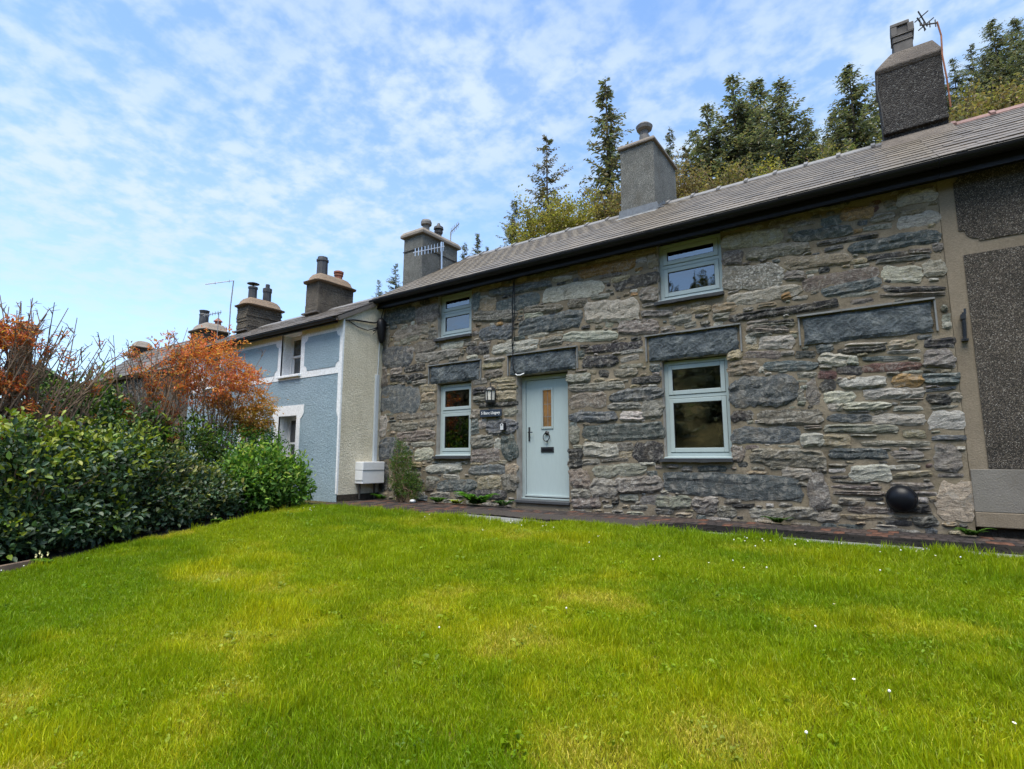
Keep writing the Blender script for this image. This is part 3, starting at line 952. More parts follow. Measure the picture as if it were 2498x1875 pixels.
for a, b, c, d in OPEN.values(): mark(a - 0.01, b + 0.01, c - 0.07, d)
LINT = {'l': (-7.40, -6.165, 2.765, 3.10), 'd': (-5.46, -4.145, 2.765, 3.105), 'r': (-2.885, -1.61, 2.755, 3.11), 'x': (-0.815, 0.505, 2.75, 3.105)}
for a, b, c, d in LINT.values(): mark(a - 0.06, b + 0.05, c - 0.01, d + 0.05)
st = []
for s in STONES.split(';'):
    q = s.split(',')
    st.append([float(v) / 100 for v in q[:5]] + [q[5]])
st.sort(key=lambda s: -(s[2] - s[0]) * s[4])
extra_v, extra_f, extra_c = [], [], []
parts_left = 300


def put_stone(xl, zl, xr, zr, h, kind, rg):
    global parts_left
    L = math.hypot(xr - xl, zr - zl)
    h = max(0.02, h)
    g = -0.024 if h > 0.10 else (-0.015 if h > 0.06 else -0.005)
    proud = rg.uniform(0.010, 0.034) * (1.0 if h > 0.07 else 0.8)
    vs, fs = stone_geo(max(L - g, 0.02), max(h - g, 0.014), proud, rg, L * h > 0.05)
    an = math.atan2(zr - zl, xr - xl)
    ca, sa = math.cos(an), math.sin(an)
    mx, mz = (xl + xr) / 2, (zl + zr) / 2
    w = [(x * ca - z * sa, y, x * sa + z * ca) for x, y, z in vs]
    w = [(min(max(x, -8.86 - mx), 0.70 - mx), y, max(z, 0.43 - mz)) for x, y, z in w]
    col = stone_col(kind, rg)
    if parts_left > 0 and L * h > 0.0008:
        parts_left -= 1
        o = bpy.data.objects.new('stone', make_me('stone', w, fs, M['stone'], col, False))
        o.location = (mx, Y0, mz)
        link(o, wall)
    else:
        n = len(extra_v)
        extra_v.extend([(x + mx, y + Y0, z + mz) for x, y, z in w])
        extra_f.extend([tuple(i + n for i in f) for f in fs])
        extra_c.extend([col] * len(w))
    # occupancy
    n = max(3, int(L / 0.02))
    for i in range(n):
        t = (i + 0.5) / n
        x = xl + (xr - xl) * t; z = zl + (zr - zl) * t
        e = math.sqrt(max(0.12, 1 - (2 * t - 1) ** 6))
        mark(x - L / n / 2, x + L / n / 2, z - h / 2 * e - 0.004, z + h / 2 * e + 0.004)


for s in st: put_stone(*s, srng)
# small packing stones in what is left of the joints
frg = random.Random(99)
n_fill = 0
for pas, (wl_, wh_, hl_, hh_, tries) in enumerate([(0.18, 0.5, 0.06, 0.11, 4000), (0.09, 0.28, 0.035, 0.075, 12000), (0.05, 0.14, 0.022, 0.04, 6000)]):
    for _ in range(tries):
        w_, h_ = frg.uniform(wl_, wh_), frg.uniform(hl_, hh_)
        x = frg.uniform(-8.82, 0.66 - w_); z = frg.uniform(0.46, 4.52)
        i0, i1 = int((x - GX0) / GS), int((x + w_ - GX0) / GS) + 1
        j0, j1 = int((z - h_ / 2 - GZ0) / GS), int((z + h_ / 2 - GZ0) / GS) + 1
        if occ[j0:j1, i0:i1].any(): continue
        put_stone(x, z, x + w_, z + frg.uniform(-0.008, 0.008), h_, frg.choice('GGPPBBDSL'), frg)
        n_fill += 1
fm = bpy.data.meshes.new('packing_stones')
fm.from_pydata(extra_v, [], extra_f)
at = fm.attributes.new('Col', 'FLOAT_COLOR', 'POINT')
at.data.foreach_set('color', np.array(extra_c, np.float32).ravel())
fm.materials.append(M['stone'])
fo = bpy.data.objects.new('packing_stones', fm)
link(fo, wall)
tag(fo, kind='stuff')

# slate lintels with drip courses
for a, b, c, d in LINT.values():
    mx, mz = (a + b) / 2, (c + d) / 2
    lr = random.Random(int(b * 77) + 50)
    nx, nz = 26, 8
    vs, fs = [], []
    for j in range(nz + 1):
        for i in range(nx + 1):
            u, w = i / nx, j / nz
            x = a + (b - a) * u; z = c + (d - c) * w
            ed = min(u * (b - a), (1 - u) * (b - a), w * (d - c), (1 - w) * (d - c))
            if i in (0, nx): x += lr.uniform(-0.014, 0.014)
            if j in (0, nz): z += lr.uniform(-0.008, 0.008)
            yy = Y0 - 0.034 + (0.02 if ed < 1e-6 else 0) + lr.uniform(-0.007, 0.007) + 0.006 * math.sin(x * 9 + z * 13)
            vs.append((x, yy, z))
    for j in range(nz):
        for i in range(nx):
            q = j * (nx + 1) + i
            fs.append((q, q + 1, q + nx + 2, q + nx + 1))
    per = [i for i in range(nx + 1)] + [(j) * (nx + 1) + nx for j in range(1, nz + 1)] + [nz * (nx + 1) + i for i in range(nx - 1, -1, -1)] + [j * (nx + 1) for j in range(nz - 1, 0, -1)]
    base = len(vs)
    for i in per: vs.append((vs[i][0], Y0 + 0.10, vs[i][2]))
    P_ = len(per)
    for k in range(P_):
        k2 = (k + 1) % P_
        fs.append((per[k], base + k, base + k2, per[k2]))
    MB().add(vs, fs).build('lintel', M['lintel'], house, smooth=False)
    # thin drip slates above and at the sides
    t0 = a - 0.055
    while t0 < b + 0.03:
        L = lr.uniform(0.35, 0.6)
        t1 = min(t0 + L, b + 0.05)
        MB().box(t0, t1 - 0.006, Y0 - 0.055 - lr.uniform(0, .012), Y0 + 0.03, d + 0.014 + lr.uniform(0, 0.006), d + 0.038).build('drip_slate', M['flag'], house)
        t0 = t1
        if b + 0.05 - t0 < 0.05: break
    for xx in (a - 0.05, b + 0.03):
        MB().box(xx, xx + 0.018, Y0 - 0.035, Y0 + 0.03, c - 0.0, d + 0.010).build('drip_slate', M['flag'], house)


# ------------------------------------------------------------------ windows and door
def bar_frame(m, x0, x1, z0, z1, y0, y1, t):
    m.box(x0, x0 + t, y0, y1, z0, z1)
    m.box(x1 - t, x1, y0, y1, z0, z1)
    m.box(x0 + t, x1 - t, y0, y1, z1 - t, z1)
    m.box(x0 + t, x1 - t, y0, y1, z0, z0 + t)
    return m


def cottage_window(x0, x1, z0, z1, tran, parent, yf=7.85, slate_over=0.05):
    """frame with a short top light over a tall casement"""
    m = MB()
    fw = 0.058
    bar_frame(m, x0 + 0.004, x1 - 0.004, z0, z1, yf, yf + 0.07, fw)
    m.box(x0 + fw, x1 - fw, yf, yf + 0.07, tran - 0.024, tran + 0.024)
    w = m.build('window', M['sage'], parent, bevel=0.003)
    sl = MB()
    bar_frame(sl, x0 + fw - 0.006, x1 - fw + 0.006, z0 + fw - 0.006, z1 - fw + 0.006, yf + 0.016, yf + 0.05, 0.03)
    sl.box(x0 + fw, x1 - fw, yf + 0.016, yf + 0.05, tran - 0.04, tran + 0.04)
    sl.build('seal', M['seal'], w)
    for a, b in ((z0 + fw, tran - 0.024), (tran + 0.024, z1 - fw)):
        c = MB()
        g = 0.0065
        bar_frame(c, x0 + fw + g, x1 - fw - g, a + g, b - g, yf - 0.010, yf + 0.06, 0.062)
        c.build('casement', M['sage'], w, bevel=0.006)
        p = MB().box(x0 + fw + g + 0.058, x1 - fw - g - 0.058, yf + 0.012, yf + 0.018, a + g + 0.058, b - g - 0.058)
        p.build('pane', M['glass'], w)
        gk = MB()
        bar_frame(gk, x0 + fw + g + 0.061, x1 - fw - g - 0.061, a + g + 0.061, b - g - 0.061, yf - 0.004, yf + 0.010, 0.006)
        gk.build('gasket', M['seal'], w)
    MB().prism_yz([(Y0 - 0.03, z0 - 0.026), (Y0 - 0.03, z0 - 0.006), (yf + 0.02, z0 + 0.006), (yf + 0.02, z0 - 0.026)], x0 - 0.001, x1 + 0.001).build('sill', M['sage'], w, bevel=0.003)
    sr = random.Random(int(x0 * 100 + z0 * 31))
    n = 14
    vs, fs = [], []
    for i in range(n + 1):
        x = x0 - slate_over + (x1 - x0 + slate_over + 0.01) * i / n
        d = Y0 - 0.075 + sr.uniform(-0.008, 0.008)
        vs += [(x, d, z0 - 0.031), (x, d + 0.004, z0 - 0.075 + sr.uniform(-.006, .006)), (x, Y0 + 0.09, z0 - 0.075), (x, Y0 + 0.09, z0 - 0.031)]
    for i in range(n):
        q = i * 4
        for k in range(4): fs.append((q + k, q + (k + 1) % 4, q + 4 + (k + 1) % 4, q + 4 + k))
    fs += [(3, 2, 1, 0), (n * 4, n * 4 + 1, n * 4 + 2, n * 4 + 3)]
    MB().add(vs, fs).build('slate_sill', M['slate_sill'], w)
    return w


cottage_window(-7.22, -6.36, 1.372, 2.735, 2.20, house)
cottage_window(-7.24, -6.37, 3.68, 4.555, 4.185, house, 7.84)
cottage_window(-2.71, -1.77, 1.325, 2.735, 2.20, house)
cottage_window(-2.71, -1.77, 3.665, 4.555, 4.20, house, 7.84)

# door
dx0, dx1, dz0, dz1, dy = -5.33, -4.30, 0.62, 2.74, 7.93
leaf = MB()
lx0, lx1, lz0, lz1 = dx0 + 0.085, dx1 - 0.07, dz0 + 0.05, dz1 - 0.075
gx0, gx1, gz0, gz1 = -4.905, -4.725, 1.845, 2.48
for b in ((lx0, gx0, lz0, lz1), (gx1, lx1, lz0, lz1), (gx0, gx1, lz0, gz0), (gx0, gx1, gz1, lz1)):
    leaf.box(b[0], b[1], dy + 0.008, dy + 0.052, b[2], b[3])
door = leaf.build('door', M['door'], house)
door['label'] = 'sage green panel door with a narrow amber glazed light'
fr = MB()
fr.box(dx0 + 0.003, dx0 + 0.078, dy - 0.012, dy + 0.07, dz0, dz1)
fr.box(dx1 - 0.064, dx1 - 0.003, dy - 0.012, dy + 0.07, dz0, dz1)
fr.box(dx0 + 0.078, dx1 - 0.064, dy - 0.012, dy + 0.07, dz1 - 0.068, dz1)
fr.build('door_frame', M['sage'], door, bevel=0.004)
sl = MB()
sl.box(dx0 + 0.07, dx1 - 0.06, dy + 0.03, dy + 0.06, dz0 + 0.02, dz1 - 0.05)
sb = MB()
for b in ((dx0 + 0.07, gx0 - 0.02, dz0 + 0.03, dz1 - 0.05), (gx1 + 0.02, dx1 - 0.06, dz0 + 0.03, dz1 - 0.05)):
    sb.box(b[0], b[1], dy + 0.040, dy + 0.056, b[2], b[3])
sb.build('seal', M['seal'], door)
MB().box(gx0, gx1, dy + 0.028, dy + 0.034, gz0, gz1).build('pane', M['amber'], door)
bd = bar_frame(MB(), gx0 - 0.032, gx1 + 0.032, gz0 - 0.04, gz1 + 0.032, dy - 0.006, dy + 0.012, 0.036)
bd.build('glazing_bead', M['sage'], door, bevel=0.004)
cm = MB()
for zz in (gz0 + 0.17, gz0 + 0.39): cm.box(gx0, gx1, dy + 0.024, dy + 0.027, zz - 0.004, zz + 0.004)
cm.box((gx0 + gx1) / 2 - 0.004, (gx0 + gx1) / 2 + 0.004, dy + 0.023, dy + 0.0265, gz0, gz1)
cm.build('lead_came', M['lead'], door)
hd = MB()
hx = -5.185
hd.box(hx - 0.016, hx + 0.016, dy - 0.004, dy + 0.009, 1.60, 1.845)
hd.tube([(hx, dy + 0.004, 1.755), (hx, dy - 0.04, 1.755), (hx + 0.02, dy - 0.052, 1.755), (hx + 0.10, dy - 0.052, 1.752)], 0.0095, 8)
hd.tube([(hx, dy + 0.002, 1.645), (hx, dy - 0.010, 1.645)], 0.010, 10)
hd.build('door_handle', M['black_iron'], door, bevel=0.004)
kx, kz = -4.82, 1.735
kn = MB()
kn.tube([(kx, dy + 0.008, kz), (kx, dy - 0.012, kz)], 0.036, 16)
kn.tube([(kx, dy - 0.010, kz), (kx, dy - 0.032, kz)], 0.014, 10)
kn.tube([(kx + 0.062 * math.sin(t * PI / 12), dy - 0.026 + 0.008 * math.cos(t * PI / 12), kz - 0.07 + 0.072 * math.cos(t * PI / 12)) for t in range(25)], 0.008, 8, cap=False)
kn.tube([(kx, dy + 0.008, kz - 0.142), (kx, dy - 0.02, kz - 0.142)], 0.013, 10)
kn.build('knocker', M['black_iron'], door, smooth=True)
lp = MB()
lp.box(-4.945, -4.69, dy - 0.006, dy + 0.009, 1.405, 1.495)
lb = lp.build('letter_plate', M['black_iron'], door, bevel=0.005)
MB().box(-4.915, -4.72, dy - 0.012, dy - 0.005, 1.432, 1.468).build('letter_flap', M['black_plastic'], door, bevel=0.003)
th = MB()
th.box(dx0 + 0.082, dx1 - 0.068, dy - 0.035, dy + 0.01, dz0 + 0.034, dz0 + 0.062)
th.box(dx0 + 0.005, dx1 - 0.005, dy - 0.05, dy + 0.07, dz0 - 0.012, dz0 + 0.016)
th.build('weather_bar', M['sage'], door, bevel=0.004)
MB().box(dx0 + 0.07, dx1 - 0.06, dy - 0.03, dy + 0.03, dz0 + 0.017, dz0 + 0.033).build('threshold', M['seal'], door)
MB().box(dx0 - 0.02, dx1 + 0.015, Y0 - 0.055, dy + 0.1, 0.556, 0.606).build('door_step', M['slate_sill'], house, bevel=0.008)
MB().box(dx0 + 0.01, dx1 - 0.01, Y0 - 0.015, dy + 0.1, 0.42, 0.555).build('step_riser', M['cement'], house, bevel=0.006)

# rooms behind the windows
rm = MB()
for z0, z1 in ((0.60, 2.98), (3.12, 4.64)):
    for x0, x1 in ((-8.7, -5.52), (-5.44, -4.12), (-4.04, 0.55)):
        ya, yb = 8.115, 11.3
        rm.quad((x0, ya, z0), (x1, ya, z0), (x1, yb, z0), (x0, yb, z0))
        rm.quad((x0, ya, z1), (x0, yb, z1), (x1, yb, z1), (x1, ya, z1))
        rm.quad((x0, yb, z0), (x1, yb, z0), (x1, yb, z1), (x0, yb, z1))
        rm.quad((x0, ya, z0), (x0, yb, z0), (x0, yb, z1), (x0, ya, z1))
        rm.quad((x1, yb, z0), (x1, ya, z0), (x1, ya, z1), (x1, yb, z1))
inn = rm.build('interior', M['plaster'], house)
wbm = MB()
for k in ('wl', 'wr', 'wur', 'wul'):
    a, b, c, d = OPEN[k]
    wbm = MB().box(a, b, 7.925, 8.16, c + 0.05, c + 0.078)
    wbm.build('window_board', M['wood_in'], house)
# inner leaf of the front wall round the openings keeps the rooms dark
wi = MB()
xsb = [-8.8, -7.24, -6.36, -5.33, -4.30, -2.71, -1.77, 0.66]
zsb = [0.42, 0.56, 1.29, 2.76, 3.62, 4.64]
for i in range(len(xsb) - 1):
    for j in range(len(zsb) - 1):
        xc, zc = (xsb[i] + xsb[i + 1]) / 2, (zsb[j] + zsb[j + 1]) / 2
        if any(o[0] - .03 < xc < o[1] + .03 and o[2] - .05 < zc < o[3] for o in OPEN.values()): continue
        wi.quad((xsb[i], 8.11, zsb[j]), (xsb[i], 8.11, zsb[j + 1]), (xsb[i + 1], 8.11, zsb[j + 1]), (xsb[i + 1], 8.11, zsb[j]))
wi.build('inner_wall', M['plaster'], house)

# ------------------------------------------------------------------ roof
EY, EZ, RY, RZ = 7.45, 4.668, 10.45, 6.502
SLOPE = math.atan2(RZ - EZ, RY - EY)
SLEN = math.hypot(RZ - EZ, RY - EY)


def roof_block(parent, x0, x1, ey, ez, ry, rz, mat, gauge, width, part_n, seed, name='roof', jit=1.0):
    sl = math.atan2(rz - ez, ry - ey)
    sn = math.hypot(rz - ez, ry - ey)
    m = MB()
    by = 2 * ry - ey
    m.add([(x0, ey, ez), (x1, ey, ez), (x1, ry, rz), (x0, ry, rz), (x1, by, ez), (x0, by, ez), (x0, ey + 0.05, ez - 0.07), (x1, ey + 0.05, ez - 0.07), (x0, ry, rz - 0.09), (x1, ry, rz - 0.09), (x0, by - 0.05, ez - 0.07), (x1, by - 0.05, ez - 0.07)],
          [(0, 1, 2, 3), (3, 2, 4, 5), (6, 8, 9, 7), (8, 10, 11, 9), (0, 6, 7, 1), (0, 3, 8, 6), (3, 5, 10, 8), (1, 7, 9, 2), (2, 9, 11, 4), (5, 4, 11, 10)])
    rf = m.build(name, mat, parent)
    rg = random.Random(seed)
    nrow = int(sn / gauge)
    lst = []
    for i in range(nrow + 1):
        s = i * gauge - 0.02
        ln = min(gauge * 1.9, sn - s - 0.02)
        if ln < 0.05: continue
        x = x0 + 0.002 - (width / 2 if i % 2 else 0)
        while x < x1 - 0.01:
            a, b = max(x, x0 - 0.012), min(x + width - 0.003, x1 + 0.0)
            if b - a > 0.04:
                lst.append((a, b, s, ln))
            x += width
    cp = math.cos(sl); sp = math.sin(sl)
    lst.sort(key=lambda q: (q[0] ** 2 + (ey + q[2] * cp) ** 2))
    cache = {}
    ev, ef = [], []
    for k, (a, b, s, ln) in enumerate(lst):
        key = (round(b - a, 3), round(ln, 3))
        wdt, L = key
        if key not in cache:
            q = MB().box(-wdt / 2, wdt / 2, 0, L, 0, 0.011)
            cache[key] = (q, q.mesh('slate', mat))
        q, me = cache[key]
        ty = ey + s * cp; tz = ez + s * sp
        off = 0.020 + rg.uniform(0, 0.0025) * jit
        loc = Vector(((a + b) / 2, ty - sp * off, tz + cp * off + 0.002))
        rx = sl - 0.018 / max(L, 0.2) * 1.0
        rot = Matrix.Rotation(rg.uniform(-0.006, 0.006) * jit, 3, 'Z')
        rm3 = Matrix.Rotation(rx, 3, 'X') @ rot
        loc = loc + rm3 @ Vector((0, rg.uniform(-0.003, 0.003) * jit, 0))
        if k < part_n:
            o = bpy.data.objects.new('slate', me)
            o.location = loc
            o.rotation_euler = rm3.to_euler()
            link(o, rf)
        else:
            n = len(ev)
            ev += [tuple(rm3 @ Vector(v) + loc) for v in q.v]
            ef += [tuple(i + n for i in f) for f in q.f]
    if ev:
        o = obj('far_slates', np_mesh('far_slates', ev, ef, mat))
        COL.objects.unlink(o)
        link(o, rf)
        tag(o, kind='stuff')
    return rf


def ridge_tiles(rf, x0, x1, ry, rz, sl, mat, L=0.5, collar=True, wing=0.16):
    prof = [(-wing, -wing * math.tan(sl) + 0.03), (-0.035, 0.035), (0, 0.045), (0.035, 0.035), (wing, -wing * math.tan(sl) + 0.03),
            (wing, -wing * math.tan(sl) + 0.014), (0, 0.022), (-wing, -wing * math.tan(sl) + 0.014)]
    q = MB().prism_yz([(a, b) for a, b in prof], 0, L - 0.012)
    if collar:
        q.prism_yz([(a * 1.08, b + 0.026) for a, b in prof[:5]] + [(a * 1.05, b + 0.006) for a, b in prof[5:]], -0.03, 0.03)
    me = q.mesh('ridge_tile', mat)
    x = x0
    rr = random.Random(int(x0 * 10))
    while x < x1 - 0.1:
        o = bpy.data.objects.new('ridge_tile', me)
        o.location = (x, ry, rz + 0.014 + rr.uniform(-.004, .004))
        o.rotation_euler = (0, rr.uniform(-.006, .006), 0)
        link(o, rf)
        x += L


roof = roof_block(house, -8.86, 0.70, EY, EZ, RY, RZ, M['slate'], 0.262, 0.25, 300, 4)
ridge_tiles(roof, -8.70, -4.3, RY, RZ, SLOPE, M['ridge'])
ridge_tiles(roof, -3.35, 0.25, RY, RZ, SLOPE, M['ridge'])


def gutter(parent, x0, x1, yc, zt, r, mat, joints):
    pts = [(yc + r * math.cos(PI + PI * k / 12), zt + r * 0.95 * math.sin(PI + PI * k / 12)) for k in range(13)]
    inn = [(yc + (r - 0.006) * math.cos(PI + PI * k / 12), zt + (r - 0.006) * 0.95 * math.sin(PI + PI * k / 12)) for k in range(12, -1, -1)]
    g = MB().prism_yz(pts + inn, x0, x1)
    g.tube([(x0, yc - r + 0.002, zt - 0.002), (x1, yc - r + 0.002, zt - 0.002)], 0.006, 6)
    g.add([(x0, a, b) for a, b in pts], [tuple(range(13))])
    go = g.build('gutter', mat, parent)
    for xj in joints:
        p2 = [(yc + (r + 0.006) * math.cos(PI + PI * k / 12), zt + 0.004 + (r + 0.006) * 0.95 * math.sin(PI + PI * k / 12)) for k in range(13)]
        i2 = [(yc + (r + 0.001) * math.cos(PI + PI * k / 12), zt + 0.004 + (r + 0.001) * 0.95 * math.sin(PI + PI * k / 12)) for k in range(12, -1, -1)]
        MB().prism_yz(p2 + i2, xj - 0.05, xj + 0.05).build('gutter_bracket', mat, go)
    return go


gutter(house, -8.93, 0.70, 7.466, 4.652, 0.076, M['black_plastic'], (-8.2, -7.2, -6.3, -5.4, -4.5, -3.6, -2.7, -1.8, -0.9, 0.0))
MB().box(-8.88, 0.70, 7.562, 7.585, 4.487, 4.655).build('fascia', M['black_plastic'], house)
MB().box(-8.88, 0.70, 7.585, 7.745, 4.535, 4.547).build('soffit', M['black_plastic'], house)
for z, dep in ((4.49, 0.006), (4.505, 0.012)):
    MB().box(-8.88, 0.70, 7.562 - dep, 7.5625, z, z + 0.010).build('fascia_bead', M['black_plastic'], house)


# ------------------------------------------------------------------ chimneys
def stack(parent, x0, x1, y0, y1, z0, z1, mat, taper=0.012):
    nx, nz = 8, 14
    m = MB()
    vs = []
    n = 0
    ring = []
    for j in range(nz + 1):
        w = j / nz
        z = z0 + (z1 - z0) * w
        t = taper * w
        c = [(x0 + t, y0 + t), (x1 - t, y0 + t), (x1 - t, y1 - t), (x0 + t, y1 - t)]
        for k in range(4):
            a, b = c[k], c[(k + 1) % 4]
            for i in range(nx):
                u = i / nx
                vs.append((a[0] + (b[0] - a[0]) * u, a[1] + (b[1] - a[1]) * u, z))
    P4 = 4 * nx
    rg = random.Random(int(x0 * 13))
    vs = [(x + rg.uniform(-.004, .004), y + rg.uniform(-.004, .004), z) for x, y, z in vs]
    fs = [(j * P4 + k, j * P4 + (k + 1) % P4, (j + 1) * P4 + (k + 1) % P4, (j + 1) * P4 + k) for j in range(nz) for k in range(P4)]
    fs.append(tuple(nz * P4 + k for k in range(P4)))
    return m.add(vs, fs).build('chimney', mat, parent)


def slab_cap(ch, x0, x1, y0, y1, z, h, over, mat, inset=0.05):
    a = (x0 - over, x1 + over, y0 - over, y1 + over)
    lv = [(a, z), ((a[0] - .004, a[1] + .004, a[2] - .004, a[3] + .004), z + h * 0.45), ((a[0] + inset, a[1] - inset, a[2] + inset, a[3] - inset), z + h)]
    vs, fs = [], []
    for (p, q, r, s), zz in lv: vs += [(p, r, zz), (q, r, zz), (q, s, zz), (p, s, zz)]
    for i in range(len(lv) - 1):
        for k in range(4): fs.append((i * 4 + k, i * 4 + (k + 1) % 4, i * 4 + 4 + (k + 1) % 4, i * 4 + 4 + k))
    fs += [(3, 2, 1, 0), (8, 9, 10, 11)]
    return MB().add(vs, fs).build('cap', mat, ch, bevel=0.012)


def round_pot(ch, x, y, z, prof, mat, n=16):
    return MB().lathe(prof, n, (x, y, z)).build('chimney_pot', mat, ch, smooth=False)


chA = stack(house, -9.62, -8.96, 8.99, 10.30, 4.3, 6.76, M['pebble_grey'])
slab_cap(chA, -9.62, -8.96, 8.99, 10.30, 6.76, 0.15, 0.06, M['cap_grey'])
round_pot(chA, -9.29, 9.44, 6.90, [(0.11, -0.02), (0.10, 0.10), (0.085, 0.10), (0.085, 0.30), (0.135, 0.31), (0.14, 0.38), (0.12, 0.43)], M['pot_grey'])
round_pot(chA, -9.29, 9.90, 6.90, [(0.08, -0.02), (0.08, 0.24), (0.105, 0.245), (0.115, 0.30), (0.085, 0.305), (0.085, 0.35), (0.13, 0.36), (0.12, 0.42), (0.05, 0.47), (0.03, 0.53)], M['pot_dark'])
MB().box(-9.628, -8.952, 8.982, 10.308, 6.395, 6.412).build('stay_band', M['old_iron'], chA)
MB().box(-9.66, -8.93, 8.955, 9.03, 5.35, 5.45).build('flashing', M['lead'], chA)

chB = stack(house, -4.205, -3.465, 9.95, 11.35, 5.6, 7.72, M['pebble_grey'])
slab_cap(chB, -4.205, -3.465, 9.95, 11.35, 7.72, 0.09, 0.035, M['cap_grey'], 0.02)
round_pot(chB, -3.83, 10.45, 7.80, [(0.12, -0.02), (0.11, 0.38), (0.085, 0.40), (0.085, 0.50), (0.16, 0.53), (0.18, 0.60), (0.12, 0.66), (0.02, 0.69)], M['pot_grey'])
m = MB()
s_ = math.tan(SLOPE)
rz_ = lambda yy: EZ + (yy - EY) * s_
m.add([(-4.26, 9.70, rz_(9.70) + 0.03), (-3.41, 9.70, rz_(9.70) + 0.03), (-3.41, 9.94, rz_(9.94) + 0.04), (-4.26, 9.94, rz_(9.94) + 0.04), (-4.24, 9.935, rz_(9.94) + 0.19), (-3.43, 9.935, rz_(9.94) + 0.19)], [(0, 1, 2, 3), (3, 2, 5, 4)])
m.build('flashing', M['lead'], chB)
m = MB()
for k in range(5):
    yy = 9.94 + k * 0.11
    m.box(-3.462, -3.452, yy, yy + 0.105, rz_(yy) - 0.02, rz_(yy) + 0.13)
m.box(-3.455, -3.30, 9.93, 10.42, rz_(10.1) - 0.05, rz_(10.1) - 0.04)
m.build('flashing', M['lead'], chB)

# ------------------------------------------------------------------ pebbledash house on the right
ph = empty('pebbledash_house', (2.3, Y0, 0.46))
tag(ph, 'dark pebbledash house with buff cement bands beside the stone cottage', 'house')
MB().box(0.684, 4.6, Y0, 13.2, 0.57, 4.66).build('wall', M['cement'], ph)
MB().box(0.70, 4.6, Y0 + 0.06, 13.1, 0.38, 0.57).build('wall_base', M['soil'], ph)  # dark soil colour stands in for the shaded gap under the plinth
arc = [(0.995 - 0.112 * math.cos(k * PI / 14), 3.875 - 0.112 * math.sin(k * PI / 14)) for k in range(8)]
up = [(0.83, 3.885)] + arc + [(0.995, 3.73), (4.5, 3.73), (4.5, 4.655), (0.985, 4.655), (0.975, 4.60)] + [(0.975 - 0.12 * math.sin(k * PI / 12), 4.475 + 0.115 * math.cos(k * PI / 12)) for k in range(7)] + [(0.83, 4.465)]
MB().prism_xz(up, Y0 - 0.011, Y0 + 0.02).build('pebble_panel', M['pebble_dark'], ph)
MB().prism_xz([(0.845, 1.19), (4.5, 1.19), (4.5, 3.59), (0.845, 3.59)], Y0 - 0.011, Y0 + 0.02).build('pebble_panel', M['pebble_dark'], ph)
MB().box(0.69, 4.6, Y0 - 0.016, Y0 + 0.02, 0.73, 1.185).build('plinth', M['cement_grey'], ph, bevel=0.006)
MB().box(0.69, 4.6, Y0 - 0.020, Y0 + 0.02, 0.572, 0.728).build('plinth_foot', M['cement'], ph, bevel=0.008)
roof2 = roof_block(ph, 0.705, 4.6, EY, EZ, RY, RZ, M['slate_old'], 0.262, 0.25, 220, 5, jit=2.4)
ridge_tiles(roof2, 1.20, 4.5, RY, RZ, SLOPE, M['ridge_red'], 0.46, True, 0.17)
gutter(ph, 0.705, 4.6, 7.466, 4.652, 0.076, M['black_plastic'], (0.9, 1.8, 2.7, 3.6))
MB().box(0.705, 4.6, 7.562, 7.585, 4.487, 4.655).build('fascia', M['black_plastic'], ph)
MB().box(0.705, 4.6, 7.585, 7.745, 4.535, 4.547).build('soffit', M['black_plastic'], ph)
chC = stack(ph, 0.30, 1.10, 9.95, 10.75, 5.9, 7.50, M['pebble_old'], -0.012)
cz = [((0.285, 1.115, 9.935, 10.77), 7.46), ((0.255, 1.14, 9.90, 10.79), 7.53), ((0.35, 1.10, 9.97, 10.7), 7.66), ((0.50, 1.04, 10.06, 10.60), 7.84)]
vs, fs = [], []
for (p, q, r, s), zz in cz: vs += [(p, r, zz), (q, r, zz), (q, s, zz), (p, s, zz)]
for i in range(3):
    for k in range(4): fs.append((i * 4 + k, i * 4 + (k + 1) % 4, i * 4 + 4 + (k + 1) % 4, i * 4 + 4 + k))
fs += [(3, 2, 1, 0), (12, 13, 14, 15)]
MB().add(vs, fs).build('cap', M['cap_dark'], chC, bevel=0.02)
# square pot with a stepped head
pt = MB()
px0, px1, py0, py1 = 0.545, 0.80, 10.10, 10.36
pt.box(px0, px1, py0, py1, 7.70, 8.02)
pt.box(px0 - 0.012, px1 + 0.012, py0 - 0.012, py1 + 0.012, 8.02, 8.05)
pt.box(px0 - 0.004, px1 + 0.004, py0 - 0.004, py1 + 0.004, 8.05, 8.13)
pt.box(px0 - 0.02, px1 + 0.02, py0 - 0.02, py1 + 0.02, 8.13, 8.15)
for k in range(2): pt.box(px0 - 0.016 + k * 0.22, px0 + 0.07 + k * 0.22, py0 - 0.016, py1 + 0.016, 8.15, 8.30)
pt.box(px0 + 0.006, px1 - 0.006, py0 + 0.006, py1 - 0.006, 8.15, 8.315)
pt.box(px0 - 0.018, px1 - 0.02, py0 - 0.018, py1 + 0.018, 8.30, 8.36)
pt.build('chimney_pot', M['pot_dark2'], chC, bevel=0.012)
round_pot(chC, 0.50, 10.62, 7.70, [(0.09, 0), (0.09, 0.28), (0.115, 0.29), (0.115, 0.34), (0.08, 0.35)], M['pot_red'])
fil = MB()
fil.add([(0.26, 9.93, rz_(9.74) + 0.25), (1.13, 9.93, rz_(9.74) + 0.25), (1.18, 9.72, rz_(9.72) + 0.03), (0.24, 9.72, rz_(9.72) + 0.03), (0.26, 9.96, rz_(9.74)), (1.13, 9.96, rz_(9.74))], [(0, 3, 2, 1), (0, 4, 3), (1, 2, 5)])
fil.build('mortar_fillet', M['cap_dark'], chC)
